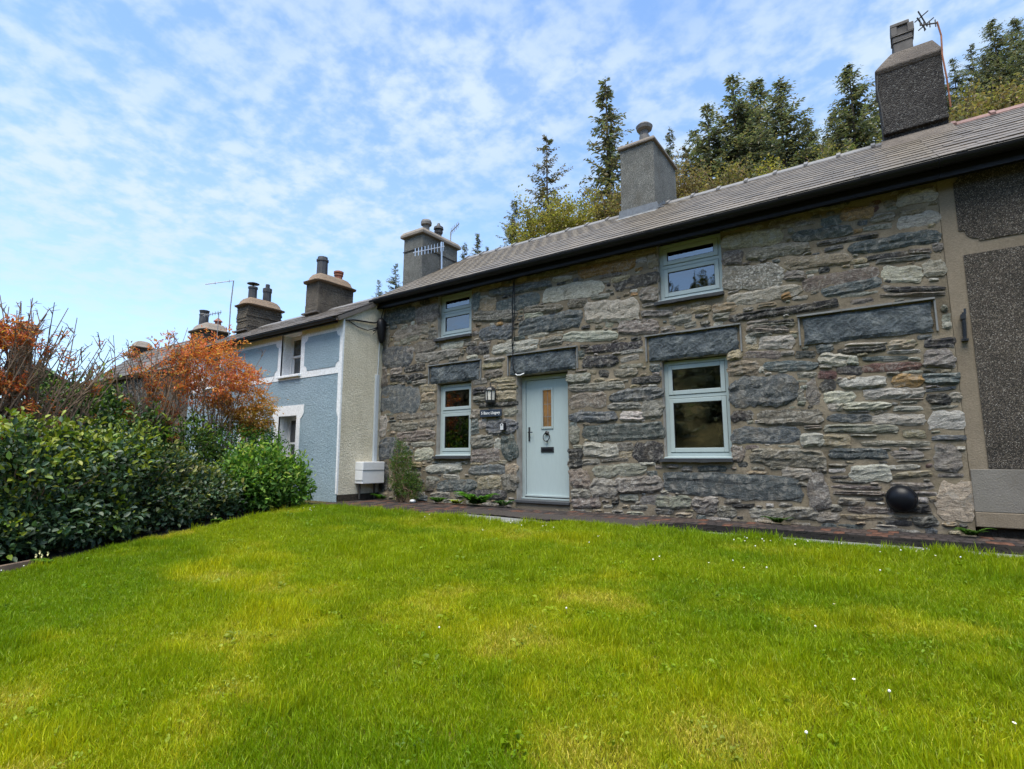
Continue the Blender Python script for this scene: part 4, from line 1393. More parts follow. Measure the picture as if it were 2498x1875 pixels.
MB().box(0.29, 1.11, 9.885, 9.955, rz_(9.95) + 0.20, rz_(9.95) + 0.27).build('drip_course', M['pebble_old'], chC, bevel=0.015)

# ------------------------------------------------------------------ blue house on the left
YB, XG = 6.72, -8.85
bh = empty('blue_house', (-12.0, YB, 0.46))
tag(bh, 'blue roughcast house with white painted bands and a cream gable', 'house')
BO = [(-11.0, -10.25, 3.10, 4.03), (-10.95, -10.29, 1.05, 2.21), (-12.45, -11.75, 0.50, 2.20), (-14.4, -13.7, 3.10, 4.03)]
facade('wall', -15.25, XG, 0.42, 4.10, YB, BO, 0.12, M['blue_wall'], 0.012, 0.30, bh, M['white_paint'])
gz = lambda yy: 4.06 + (yy - 6.6) * 0.60
m = MB()
m.quad((XG, YB, 0.60), (XG, 10.0, 0.60), (XG, 10.0, 3.9), (XG, YB, 3.9))
m.add([(XG, YB, 3.9), (XG, 10.0, 3.9), (XG, 9.7, 4.06), (XG, 8.2, 4.99), (XG, YB, 4.10)], [(0, 1, 2, 3, 4)])
m.build('gable_wall', M['cream_wall'], bh)
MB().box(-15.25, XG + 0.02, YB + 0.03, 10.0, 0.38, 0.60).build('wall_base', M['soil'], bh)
m = MB()
m.quad((-15.25, 10.0, 0.4), (-15.25, 10.0, 4.1), (XG, 10.0, 4.1), (XG, 10.0, 0.4))
m.quad((-15.25, YB, 0.4), (-15.25, YB, 4.1), (-15.25, 10.0, 4.1), (-15.25, 10.0, 0.4))
m.build('rear_wall', M['cream_wall'], bh)
m = MB().box(-15.2, XG - 0.05, YB + 0.32, 9.9, 0.5, 4.0)
m.build('interior', M['plaster'], bh)
w1 = YB - 0.010
for b in ((-10.25, XG + 0.001, 3.0, 4.095), (-13.70, -11.0, 3.0, 4.095), (-15.25, -14.4, 3.0, 4.095), (-11.0, -10.25, 3.0, 3.10), (-14.4, -13.7, 3.0, 3.10)):
    MB().box(b[0], b[1], w1, YB + 0.03, b[2], b[3]).build('white_band', M['white_paint'], bh)


def notch_panel(x0, x1, z0, z1, r=0.11):
    """rectangle with scooped corners"""
    p = []
    for cx, cz, a0 in ((x0, z0, 90), (x1, z0, 180), (x1, z1, 270), (x0, z1, 0)):
        for k in range(6):
            a = R(a0 - 90 * k / 5)
            p.append((cx + (r * math.cos(a)) * 1.0, cz + r * math.sin(a)))
    return p


for x0, x1 in ((-10.11, -8.94), (-13.58, -11.11)):
    MB().prism_xz(notch_panel(x0, x1, 3.14, 3.87), YB - 0.018, YB + 0.02).build('blue_panel', M['blue_wall'], bh)
MB().prism_xz([(-8.885, 0.62), (XG + 0.0015, 0.62), (XG + 0.0015, 3.0), (-8.955, 3.0), (-8.955, 2.24), (-8.93, 2.15), (-8.905, 2.12)], w1, YB + 0.03).build('white_quoin', M['white_paint'], bh)
MB().prism_xz([(-11.20, 2.43), (-11.20, 2.25), (-11.17, 2.19), (-11.12, 2.15), (-11.12, 1.05), (-10.95, 1.05), (-10.95, 2.21), (-10.29, 2.21), (-10.29, 1.05), (-10.16, 1.05), (-10.16, 2.12), (-10.10, 2.17), (-10.05, 2.24), (-10.05, 2.43)], w1, YB + 0.03).build('window_surround', M['white_paint'], bh)
MB().prism_xz([(-12.60, 2.42), (-12.60, 0.5), (-12.45, 0.5), (-12.45, 2.20), (-11.75, 2.20), (-11.75, 0.5), (-11.60, 0.5), (-11.60, 2.42)], w1, YB + 0.03).build('door_surround', M['white_paint'], bh)
MB().box(-12.42, -11.78, YB + 0.16, YB + 0.21, 0.5, 2.18).build('door', M['green_paint'], bh, bevel=0.01)


def sash_window(x0, x1, z0, z1, parent):
    yf = YB + 0.22
    m = bar_frame(MB(), x0 + 0.002, x1 - 0.002, z0 + 0.01, z1, yf, yf + 0.06, 0.04)
    w = m.build('window', M['white_wood'], parent, bevel=0.004)
    zm = (z0 + z1) / 2
    for a, b, dy in ((zm - 0.02, z1 - 0.04, 0.0), (z0 + 0.05, zm + 0.02, 0.035)):
        s = bar_frame(MB(), x0 + 0.042, x1 - 0.042, a, b, yf + 0.012 + dy, yf + 0.045 + dy, 0.042)
        xm = (x0 + x1) / 2
        s.box(xm - 0.015, xm + 0.015, yf + 0.014 + dy, yf + 0.043 + dy, a + 0.042, b - 0.042)
        s.build('sash', M['white_wood'], w, bevel=0.003)
        for p, q in ((x0 + 0.084, xm - 0.011), (xm + 0.011, x1 - 0.084)):
            MB().box(p, q, yf + 0.026 + dy, yf + 0.030 + dy, a + 0.042, b - 0.042).build('pane', M['glass_old'], w)
    MB().box(x0 - 0.05, x1 + 0.03, YB - 0.07, yf + 0.02, z0 - 0.055, z0 - 0.002).build('sill', M['white_paint'], w, bevel=0.008)
    MB().box(x0 + 0.1, x0 + 0.26, yf + 0.12, yf + 0.14, z0 + 0.05, z1).build('added_curtain', M['ceramic'], w)  # white strip added behind the glass to lighten the dark panes


sash_window(*BO[0], bh)
sash_window(*BO[1], bh)
sash_window(*BO[3], bh)
broof = roof_block(bh, -15.4, -8.80, 6.52, 4.10, 8.2, 5.005, M['slate_blue'], 0.24, 0.27, 140, 8, jit=2.5)
ridge_tiles(broof, -15.3, -8.85, 8.2, 5.0, math.atan2(0.905, 1.68), M['ridge'], 0.5, False)
gutter(bh, -15.4, -8.86, 6.50, 4.075, 0.055, M['black_plastic'], (-9.4, -10.4, -11.4, -12.4, -13.4))
MB().box(-15.35, -8.86, 6.565, 6.585, 3.99, 4.08).build('fascia', M['black_plastic'], bh)
MB().prism_yz([(6.53, 4.03), (8.2, 4.925), (8.2, 4.985), (6.53, 4.09)], -8.849, -8.815).build('verge_board', M['wood_old'], bh)


def old_stack(parent, x0, x1, y0, y1, z0, z1, capm, pots, courses=True, seed=1, mat=None):
    rg = random.Random(seed)
    m = MB()
    z = z0
    first = True
    n = 0
    while z < z1 - 0.01:
        h = rg.uniform(0.05, 0.11) if courses else rg.uniform(0.25, 0.4)
        h = min(h, z1 - z)
        e = (lambda: rg.uniform(-0.022, 0.022)) if courses else (lambda: rg.uniform(-0.008, 0.008))
        a, b, c, d = x0 + e(), x1 + e(), y0 + e(), y1 + e()
        m.box(a, b, c, d, z - (0.0 if first else 0.0), z + h - 0.004)
        m.box(x0 + 0.03, x1 - 0.03, y0 + 0.03, y1 - 0.03, z, z + h + 0.002)
        z += h
        first = False
    ch = m.build('chimney', mat or M['stack_stone'], parent, bevel=0.006)
    vs, fs = [], []
    lv = [(0.10, 0.0), (0.115, 0.03), (0.03, 0.06), (-0.01, 0.16), (-0.07, 0.24), (-0.16, 0.285)]
    nn = 12
    for o, dz in lv:
        for k in range(nn):
            t = 2 * PI * (k + 0.5) / nn
            c, s = math.cos(t), math.sin(t)
            ee = 0.34
            hx, hy = (x1 - x0) / 2 + o, (y1 - y0) / 2 + o
            hx, hy = max(hx, 0.06), max(hy, 0.06)
            vs.append(((x0 + x1) / 2 + hx * math.copysign(abs(c) ** ee, c), (y0 + y1) / 2 + hy * math.copysign(abs(s) ** ee, s), z1 + dz + rg.uniform(-.006, .006)))
    for i in range(len(lv) - 1):
        for k in range(nn): fs.append((i * nn + k, i * nn + (k + 1) % nn, (i + 1) * nn + (k + 1) % nn, (i + 1) * nn + k))
    fs += [tuple(range(nn - 1, -1, -1)), tuple((len(lv) - 1) * nn + k for k in range(nn))]
    MB().add(vs, fs).build('cap', capm, ch, smooth=True)
    MB().box(x0 - 0.06, x1 + 0.05, y0 - 0.07, y0 + 0.02, z0 + 0.30, z0 + 0.335).build('drip_slate', M['slate_blue'], ch)
    for x, y, prof, mt in pots: round_pot(ch, x, y, z1 + 0.26, prof, mt, 10)
    return ch


POT_TALL = [(0.14, -0.06), (0.135, 0.34), (0.155, 0.35), (0.155, 0.39), (0.13, 0.40), (0.125, 0.46), (0.09, 0.46)]
POT_SHORT = [(0.10, -0.08), (0.10, 0.10), (0.12, 0.11), (0.12, 0.15), (0.08, 0.16), (0.13, 0.18), (0.13, 0.22), (0.09, 0.24)]
POT_COWL = [(0.12, -0.06), (0.115, 0.30), (0.135, 0.31), (0.13, 0.36), (0.02, 0.37), (0.02, 0.44), (0.17, 0.45), (0.17, 0.46), (0.05, 0.50)]
POT_STEP = [(0.12, -0.06), (0.115, 0.30), (0.13, 0.31), (0.13, 0.42), (0.06, 0.43), (0.06, 0.55), (0.04, 0.56)]
old_stack(bh, -11.76, -11.26, 7.75, 8.80, 4.55, 5.66, M['cap'], [(-11.5, 8.0, POT_TALL, M['pot_dark']), (-11.5, 8.5, POT_SHORT, M['pot_red'])], False, 3)
old_stack(bh, -15.06, -14.50, 7.75, 8.80, 4.55, 5.60, M['cap'], [(-14.78, 8.02, POT_COWL, M['pot_dark']), (-14.78, 8.46, POT_STEP, M['pot_dark'])], True, 4)

# row of older houses further left, seen between the shrubs
th = empty('stone_terrace_house', (-17.5, 7.0, 0.46))
tag(th, 'low stone terrace house with a rounded chimney behind the orange shrub', 'house')
MB().box(-18.3, -15.45, 7.0, 10.0, 0.4, 3.9).build('wall', M['stack_stone'], th)
tr = roof_block(th, -18.4, -15.42, 6.85, 3.88, 8.2, 4.62, M['slate_blue'], 0.28, 0.3, 60, 14, jit=2.0)
old_stack(th, -17.8, -16.95, 7.75, 8.50, 4.2, 5.22, M['cap_grey'], [(-17.5, 7.98, [(0.14, -0.06), (0.13, 0.30), (0.15, 0.31), (0.12, 0.36), (0.15, 0.46), (0.10, 0.46)], M['pot_dark']), (-17.25, 8.3, [(0.10, -0.06), (0.09, 0.12), (0.14, 0.14), (0.02, 0.26)], M['pot_red'])], True, 9)
fh = empty('far_stone_house', (-21.0, 7.0, 0.46))
tag(fh, 'grey stone house with a dark slate roof seen between the bare twigs', 'house')
MB().box(-23.2, -18.5, 7.0, 10.2, 0.4, 3.95).build('wall', M['stone'], fh)
roof_block(fh, -23.4, -18.45, 6.85, 3.92, 8.4, 5.28, M['slate_blue'], 0.28, 0.3, 40, 15, jit=2.0)
old_stack(fh, -23.3, -22.95, 8.1, 8.7, 4.6, 5.45, M['cap_grey'], [], True, 12)
for k, xx in enumerate((-22.3, -20.4)):
    f_ = bar_frame(MB(), xx, xx + 0.7, 1.2, 2.3, 6.96, 7.02, 0.06).build('window', M['white_wood'], fh)
    MB().box(xx + 0.06, xx + 0.64, 6.985, 6.995, 1.26, 2.24).build('pane', M['glass_old'], f_)
lh = empty('far_end_house', (-26.0, 4.0, 0.30))
tag(lh, 'far house with a brown chimney behind the leftmost red twigs', 'house')
MB().box(-28.5, -23.6, 3.6, 7.6, 0.2, 3.1).build('wall', M['stack_stone'], lh)
roof_block(lh, -28.7, -23.5, 3.4, 3.1, 5.6, 4.5, M['slate_blue'], 0.3, 0.3, 0, 16, jit=2.0)
old_stack(lh, -24.75, -24.2, 5.0, 5.5, 4.0, 5.75, M['cap'], [], True, 13)

# ------------------------------------------------------------------ things on the walls
# lantern
ln = empty('wall_lantern', (-5.87, Y0 - 0.04, 2.25))
tag(ln, 'black half lantern with clear panes above the house sign', 'lantern')
lx, ly = -5.87, Y0 - 0.045
MB().box(lx - 0.045, lx + 0.045, ly - 0.005, Y0 + 0.02, 2.30, 2.58).build('back_plate', M['black_iron'], ln, bevel=0.006)
hexr = lambda r, z: [(lx + r * math.cos(PI + PI * k / 4), ly + r * math.sin(PI + PI * k / 4) * 1.0, z) for k in range(5)]


def half_loft(rings, name, mat, parent):
    vs, fs = [], []
    for r, z in rings: vs += hexr(r, z)
    for i in range(len(rings) - 1):
        for k in range(4): fs.append((i * 5 + k, i * 5 + k + 1, i * 5 + 6 + k, i * 5 + 5 + k))
        fs.append((i * 5 + 4, i * 5, i * 5 + 5, i * 5 + 9))
    fs += [(4, 3, 2, 1, 0), tuple((len(rings) - 1) * 5 + k for k in range(5))]
    return MB().add(vs, fs).build(name, mat, parent)


half_loft([(0.115, 2.515), (0.112, 2.53), (0.085, 2.565), (0.05, 2.59), (0.02, 2.60)], 'lid', M['black_iron'], ln)
half_loft([(0.02, 2.262), (0.06, 2.275), (0.095, 2.30), (0.10, 2.335), (0.10, 2.345)], 'base', M['black_iron'], ln)
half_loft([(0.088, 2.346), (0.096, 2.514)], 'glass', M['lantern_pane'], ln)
cg = MB()
for p, q in zip(hexr(0.097, 2.34), hexr(0.105, 2.52)): cg.tube([p, q], 0.009, 6)
cg.build('cage', M['black_iron'], ln)
MB().lathe([(0.012, 0), (0.012, 0.02), (0.006, 0.03), (0.016, 0.045), (0.012, 0.062), (0.002, 0.07)], 8, (lx, ly - 0.01, 2.595)).build('finial', M['black_iron'], ln)
MB().lathe([(0.004, 0), (0.012, 0.008), (0.004, 0.03)], 8, (lx, ly - 0.02, 2.235)).build('drop', M['black_iron'], ln)
MB().lathe([(0.014, 0), (0.014, 0.04), (0.026, 0.07), (0.024, 0.10), (0.008, 0.12)], 10, (lx, ly - 0.045, 2.345)).build('bulb', M['ceramic'], ln, smooth=True)
# house sign
sg = MB().box(-6.10, -5.615, Y0 - 0.065, Y0 - 0.045, 2.045, 2.175).build('house_sign', M['sign'], None, bevel=0.004)
tag(sg, 'dark blue slate house name sign with white lettering', 'sign')
MB().box(-6.0, -5.7, Y0 - 0.046, Y0 + 0.02, 2.08, 2.14).build('sign_mount', M['black_iron'], sg)
fc = bpy.data.curves.new('sign_text', 'FONT')
fc.body = '5 Banc Llugwy'
fc.size = 0.074
fc.extrude = 0.0008
fc.offset = 0.0006
fc.align_x = 'CENTER'
fc.align_y = 'CENTER'
fc.materials.append(M['sign_text'])
fo = bpy.data.objects.new('lettering', fc)
fo.location = (-5.858, Y0 - 0.0664, 2.113)
fo.rotation_euler = (PI / 2, 0, 0)
COL.objects.link(fo)
bpy.context.view_layer.update()
txt_me = bpy.data.meshes.new_from_object(fo.evaluated_get(bpy.context.evaluated_depsgraph_get()))
fo2 = bpy.data.objects.new('lettering', txt_me)
fo2.location, fo2.rotation_euler = fo.location.copy(), fo.rotation_euler.copy()
bpy.data.objects.remove(fo)
if not txt_me.materials: txt_me.materials.append(M['sign_text'])
link(fo2, sg)
# key safe
ks = MB().box(-5.635, -5.535, Y0 - 0.085, Y0 - 0.02, 1.79, 1.925).build('key_safe', M['black_plastic'], None, bevel=0.008)
tag(ks, 'small black and silver key safe left of the door', 'key safe')
MB().prism_xz([(-5.622, 1.80), (-5.555, 1.80), (-5.555, 1.89)] + [(-5.5885 + 0.0335 * math.cos(k * PI / 6), 1.885 + 0.03 * math.sin(k * PI / 6)) for k in range(1, 6)] + [(-5.622, 1.89)], Y0 - 0.093, Y0 - 0.084).build('front_cover', M['cover_grey'], ks)
MB().prism_xz([(-5.5885 + 0.014 * math.cos(k * PI / 6), 1.888 + 0.014 * math.sin(k * PI / 6)) for k in range(12)], Y0 - 0.097, Y0 - 0.0925).build('dial', M['black_plastic'], ks)
# dome
dm = MB()
prof = [(0.150 * math.sin(k * PI / 20), 0.115 * math.cos(k * PI / 20)) for k in range(11)]
vs, fs = [], []
nn = 24
for r, d in prof[::-1]:
    for k in range(nn):
        a = 2 * PI * k / nn
        vs.append((0.055 + max(r, 0.001) * 0.97 * math.cos(a), Y0 - 0.035 - d, 0.842 + max(r, 0.001) * math.sin(a)))
for i in range(len(prof) - 1):
    for k in range(nn): fs.append((i * nn + k, i * nn + (k + 1) % nn, (i + 1) * nn + (k + 1) % nn, (i + 1) * nn + k))
fs.append(tuple(range(nn)))
dm.add(vs, fs)
dmo = dm.build('vent_dome', M['dome_black'], None, smooth=True)
tag(dmo, 'round black metal vent dome low on the stone wall', 'vent')
MB().tube([(0.055, Y0 - 0.045, 0.842), (0.055, Y0 + 0.05, 0.842)], 0.154, 24).build('rim', M['black_iron'], dmo)
# cable down to the door
cb = MB()
cy = Y0 - 0.055
cb.tube([(-5.385, cy + 0.02, 4.56), (-5.36, cy, 4.40), (-5.385, cy, 4.05), (-5.37, cy - .006, 3.7), (-5.39, cy, 3.35), (-5.37, cy, 3.16), (-5.355, cy - 0.025, 3.0), (-5.345, cy - 0.02, 2.86), (-5.31, cy - 0.005, 2.775)], 0.010, 6)
cb.tube([(-5.335, cy + 0.02, 4.56), (-5.345, cy, 4.38), (-5.33, cy, 4.0), (-5.352, cy, 3.6), (-5.34, cy, 3.4), (-5.385, cy, 3.25)], 0.007, 6)
cbo = cb.build('black_cable', M['black_plastic'], None, smooth=True)
tag(cbo, 'pair of black cables running down the stone wall to the door', 'cable')
MB().tube([(-5.315, cy - 0.002, 2.775), (-5.27, cy - 0.01, 2.745), (-5.21, cy + 0.0, 2.745), (-5.16, cy + 0.03, 2.775), (-5.15, cy + 0.1, 2.79)], 0.011, 8).build('white_sleeve', M['white_plastic'], cbo, smooth=True)
# iron bracket on the cement band
ib = MB()
ib.tube([(0.77, Y0 - 0.05, 2.615), (0.785, Y0 - 0.05, 2.92)], 0.017, 8)
ib.box(0.755, 0.80, Y0 - 0.075, Y0 + 0.01, 2.845, 2.90)
ib.box(0.742, 0.802, Y0 - 0.06, Y0 + 0.01, 2.60, 2.625)
for k in range(9): ib.tube([(0.771 + k * 0.0008, Y0 - 0.05, 2.66 + k * 0.018), (0.771 + k * 0.0008, Y0 - 0.05, 2.667 + k * 0.018)], 0.023, 8)
ib.tube([(0.795, Y0 - 0.06, 2.90), (0.797, Y0 - 0.06, 2.96)], 0.012, 6)
ibo = ib.build('iron_bracket', M['black_iron'], None)
tag(ibo, 'rusty black iron spring bracket on the buff cement band', 'bracket')
# meter box and conduit on the cream gable
mbx = MB().box(XG - 0.005, XG + 0.24, 7.14, 7.70, 0.80, 1.235).build('meter_box', M['white_plastic'], None, bevel=0.012)
tag(mbx, 'white meter box low on the cream gable wall', 'meter box')
MB().box(XG + 0.02, XG + 0.246, 7.125, 7.141, 0.87, 1.06).build('door', M['white_plastic'], mbx, bevel=0.006)
MB().box(XG + 0.02, XG + 0.25, 7.13, 7.71, 1.068, 1.073).build('seam', M['seal'], mbx)
MB().tube([(XG + 0.06, 7.6, 0.5), (XG + 0.06, 7.6, 0.80)], 0.02, 8).build('supply_pipe', M['old_iron'], mbx)
MB().tube([(XG + 0.06, 7.22, 0.5), (XG + 0.06, 7.22, 0.80)], 0.02, 8).build('supply_pipe', M['old_iron'], mbx)
cdt = MB().box(XG - 0.002, XG + 0.045, 7.565, 7.655, 1.236, 3.06).build('cable_conduit', M['grey_plastic'], None, bevel=0.006)
tag(cdt, 'pale grey conduit climbing the cream gable above the meter box', 'conduit')
MB().tube([(XG + 0.02, 7.62, 3.05), (XG + 0.02, 7.64, 3.8)], 0.012, 6).build('wire', M['grey_plastic'], cdt)
bg = MB()
rgb = random.Random(17)
vs, fs = [], []
lv = [(0.03, 3.74), (0.07, 3.82), (0.10, 3.95), (0.115, 4.1), (0.11, 4.2), (0.07, 4.27), (0.02, 4.29)]
for r, z in lv:
    for k in range(10):
        a = 2 * PI * k / 10
        q = r * rgb.uniform(0.85, 1.12)
        vs.append((XG + 0.10 + q * math.cos(a) * 0.8, 7.61 + q * math.sin(a) * 0.95, z + rgb.uniform(-.012, .012)))
for i in range(len(lv) - 1):
    for k in range(10): fs.append((i * 10 + k, i * 10 + (k + 1) % 10, (i + 1) * 10 + (k + 1) % 10, (i + 1) * 10 + k))
fs += [tuple(range(9, -1, -1)), tuple((len(lv) - 1) * 10 + k for k in range(10))]
bgo = bg.add(vs, fs).build('cable_joint_bag', M['black_plastic'], None, smooth=True)
tag(bgo, 'black wrapped cable joint hanging in the corner beside the cream gable', 'cable joint')
wr = MB()
xw = XG + 0.03
wr.tube([(XG + 0.03, 6.74, 4.07), (xw, 6.95, 4.12), (xw, 7.2, 4.14), (xw, 7.45, 4.16), (XG + 0.1, 7.6, 4.2)], 0.016, 6)
wr.tube([(xw, 6.80, 4.08), (xw, 7.05, 3.99), (xw, 7.3, 3.97), (xw + 0.03, 7.45, 4.03), (XG + 0.1, 7.58, 4.12)], 0.010, 6)
wr.tube([(XG + 0.1, 7.55, 4.15), (XG + 0.10, 7.6, 4.3), (-8.72, 7.62, 4.45), (-8.70, 7.6, 4.53)], 0.011, 6)
for k in range(6):
    a = rgb.uniform(-1, 1)
    wr.tube([(XG + 0.08, 7.55, 4.1), (XG + 0.06, 7.50 + 0.02 * a, 4.02 + 0.06 * a), (XG + 0.05, 7.44 + rgb.uniform(-.03, .03), 3.98 + 0.08 * a)], 0.006, 5)
wro = wr.build('overhead_cables', M['black_plastic'], None, smooth=True)
tag(wro, 'tangle of black cables strung under the blue house roof edge', 'cable')


# ------------------------------------------------------------------ aerials
def aerial(name, label, mast_pts, mast_r, booms, mats, extra=None):
    mo = MB().tube(mast_pts, mast_r, 8).build(name, mats[0], None)
    tag(mo, label, 'aerial', 'television aerials on the chimneys')
    for p, q, n, hl, vert in booms:
        p, q = Vector(p), Vector(q)
        b = MB().tube([p, q], 0.011, 6)
        d = (q - p).normalized()
        e = Vector((0, 0, 1)) if vert else d.cross(Vector((0, 0, 1))).normalized()
        for k in range(n):
            c = p + (q - p) * ((k + 0.3) / n)
            h = hl * (1.0 - 0.25 * k / n)
            b.tube([c - e * h, c + e * h], 0.0085, 5)
        b.build('boom', mats[1], mo)
    return mo


aerial('television_aerial', 'silver aerial with upright rods on the grey chimney', [(-8.90, 9.62, 5.95), (-8.90, 9.60, 6.72)], 0.026,
       [((-8.86, 9.66, 6.62), (-8.90, 8.62, 6.12), 10, 0.12, True)], (M['alu'], M['alu']))
for zz in (6.1, 6.35, 6.5): pass
aerial('television_aerial', 'dark aerial rising behind the pots of the grey chimney', [(-9.15, 10.22, 6.3), (-9.15, 10.22, 7.28)], 0.014,
       [((-9.15, 10.22, 7.27), (-8.75, 10.1, 7.36), 5, 0.10, True)], (M['alu_dull'], M['alu_dull']))
aerial('television_aerial', 'tall thin mast aerial beside the courses of the slate chimney', [(-15.16, 7.62, 4.6), (-15.15, 7.6, 5.6), (-15.08, 7.6, 6.36)], 0.016,
       [((-15.08, 7.6, 6.36), (-15.65, 7.1, 6.22), 2, 0.04, True)], (M['alu_dull'], M['alu_dull']))
aerial('television_aerial', 'small dark aerial left of the slate chimney with the tall mast', [(-16.1, 7.75, 4.5), (-16.1, 7.75, 5.62)], 0.013,
       [((-15.95, 7.75, 5.60), (-16.75, 7.6, 5.58), 7, 0.06, True)], (M['alu_dull'], M['alu_dull']))
mst = aerial('television_aerial', 'rusty bent aerial and pole on the dark right chimney', [(1.14, 9.90, 6.55), (1.13, 9.86, 7.0), (1.11, 9.86, 7.4), (1.13, 9.9, 7.75), (1.10, 9.9, 8.0)], 0.012,
             [((1.10, 9.9, 7.98), (0.88, 9.75, 7.94), 3, 0.06, True), ((0.98, 9.9, 7.98), (0.88, 9.8, 8.22), 2, 0.13, False), ((0.95, 9.85, 7.9), (0.85, 9.7, 8.05), 2, 0.05, True)], (M['rusty_iron'], M['old_iron']))
# stay wire of that chimney
sw = MB().tube([(0.29, 9.93, 7.46), (0.27, 9.92, 7.2), (0.30, 9.93, 6.9), (0.31, 9.94, 6.55)], 0.010, 6).build('chimney_cable', M['old_iron'], None)
tag(sw, 'dark cable hanging down the left edge of the dark right chimney', 'cable')

# ------------------------------------------------------------------ things behind the panes
pp = MB().lathe([(0.05, 0), (0.075, 0.11), (0.08, 0.112), (0.08, 0.13), (0.068, 0.13), (0.066, 0.118)], 16, (-1.98, 8.02, 1.37)).build('plant_pot', M['terracotta'], None, smooth=False)
tag(pp, 'clay plant pot with thin leaves behind the lower right pane', 'plant pot')
lf = MB()
for k in range(7):
    a = k * 0.9
    lf.tube([(-1.98, 8.02, 1.49), (-1.98 + 0.03 * math.cos(a), 8.02 + 0.02 * math.sin(a), 1.66), (-1.98 + 0.09 * math.cos(a), 8.02 + 0.05 * math.sin(a), 1.68 + 0.09 * (k % 3))], [0.006, 0.006, 0.002], 5)
t_ = NT('pale_stem'); t_.set((0.22, 0.26, 0.12), 0.6)
lf.build('leaves', t_.m, pp)
fp = MB().lathe([(0.05, 0), (0.055, 0.05), (0.05, 0.055)], 12, (-6.86, 8.02, 1.41)).build('flower_dish', M['ceramic'], None)
tag(fp, 'white dish with small red flowers behind the lower left pane', 'flowers')
fl = MB()
for k in range(9):
    a = k * 2.4
    fl.lathe([(0.004, 0), (0.016, 0.008), (0.012, 0.018), (0.002, 0.02)], 6, (-6.86 + 0.03 * math.cos(a), 8.02 + 0.03 * math.sin(a), 1.53 + 0.008 * (k % 4)))
fl.build('blooms', M['red'], fp)
gs = MB()
for k in range(9):
    a = k * 2.4
    gs.tube([(-6.86, 8.02, 1.46), (-6.86 + 0.03 * math.cos(a), 8.02 + 0.03 * math.sin(a), 1.535)], 0.004, 4)
gs.build('stems', t_.m, fp)
ob = MB()
ob.lathe([(0.03, 0), (0.07, 0.03), (0.085, 0.07), (0.06, 0.12), (0.03, 0.15), (0.012, 0.17)], 12, (-2.12, 8.03, 3.70))
obo = ob.build('ornament', M['ceramic'], None, smooth=True)
tag(obo, 'white ornament standing behind the upper right window', 'ornament')


# ------------------------------------------------------------------ vegetation tools
def leaf_mesh(name, P, D, N, ln, wd, colors, mat, fold=0.25):
    """one six-cornered folded leaf per point: P base, D along, N face normal (all n x 3), ln, wd n"""
    n = len(P)
    D = D / np.maximum(np.linalg.norm(D, axis=1, keepdims=True), 1e-6)
    S = np.cross(D, N)
    S = S / np.maximum(np.linalg.norm(S, axis=1, keepdims=True), 1e-6)
    U = np.cross(S, D)
    l = ln[:, None]; w = wd[:, None]
    base = P
    l1 = P + D * l * 0.33 + S * w * 0.46 + U * w * fold
    l2 = P + D * l * 0.70 + S * w * 0.40 + U * w * fold * 0.8
    tip = P + D * l - U * l * 0.06
    r2 = P + D * l * 0.70 - S * w * 0.40 + U * w * fold * 0.8
    r1 = P + D * l * 0.33 - S * w * 0.46 + U * w * fold
    V = np.stack([base, l1, l2, tip, r2, r1], 1).reshape(-1, 3)
    k = np.arange(n)[:, None] * 6
    F = np.concatenate([k + np.array([[0, 3, 2, 1]]), k + np.array([[0, 5, 4, 3]])], 0)
    C = np.repeat(np.concatenate([colors, np.ones((n, 1))], 1), 6, 0)
    return np_mesh(name, V, F, mat, C)


def unit(n, g):
    v = g.normal(size=(n, 3))
    return v / np.linalg.norm(v, axis=1, keepdims=True)


def shade_cols(n, g, palette, weights):
    p = np.array(palette)
    c = p[g.choice(len(p), n, p=np.array(weights) / sum(weights))]
    return c * g.uniform(0.7, 1.3, (n, 1)) * g.uniform(0.93, 1.07, (n, 3))


def lump(n, g, cen, rad, lo=0.7, bumps=0.22):
    """points in the outer part of an uneven blob, with outward directions"""
    d = unit(n, g)
    ph = g.uniform(0, 6.28, 6)
    r = 1 + bumps * (np.sin(d[:, 0] * 5 + ph[0]) * np.sin(d[:, 1] * 6 + ph[1]) + 0.7 * np.sin(d[:, 2] * 8 + ph[2] + d[:, 0] * 4) + 0.5 * np.sin(d[:, 1] * 13 + ph[3]) * np.sin(d[:, 2] * 11 + ph[4]))
    u = g.uniform(lo ** 3, 1.06, n) ** (1 / 3)
    p = np.array(cen) + d * np.array(rad) * (r * u)[:, None]
    return p, d, u


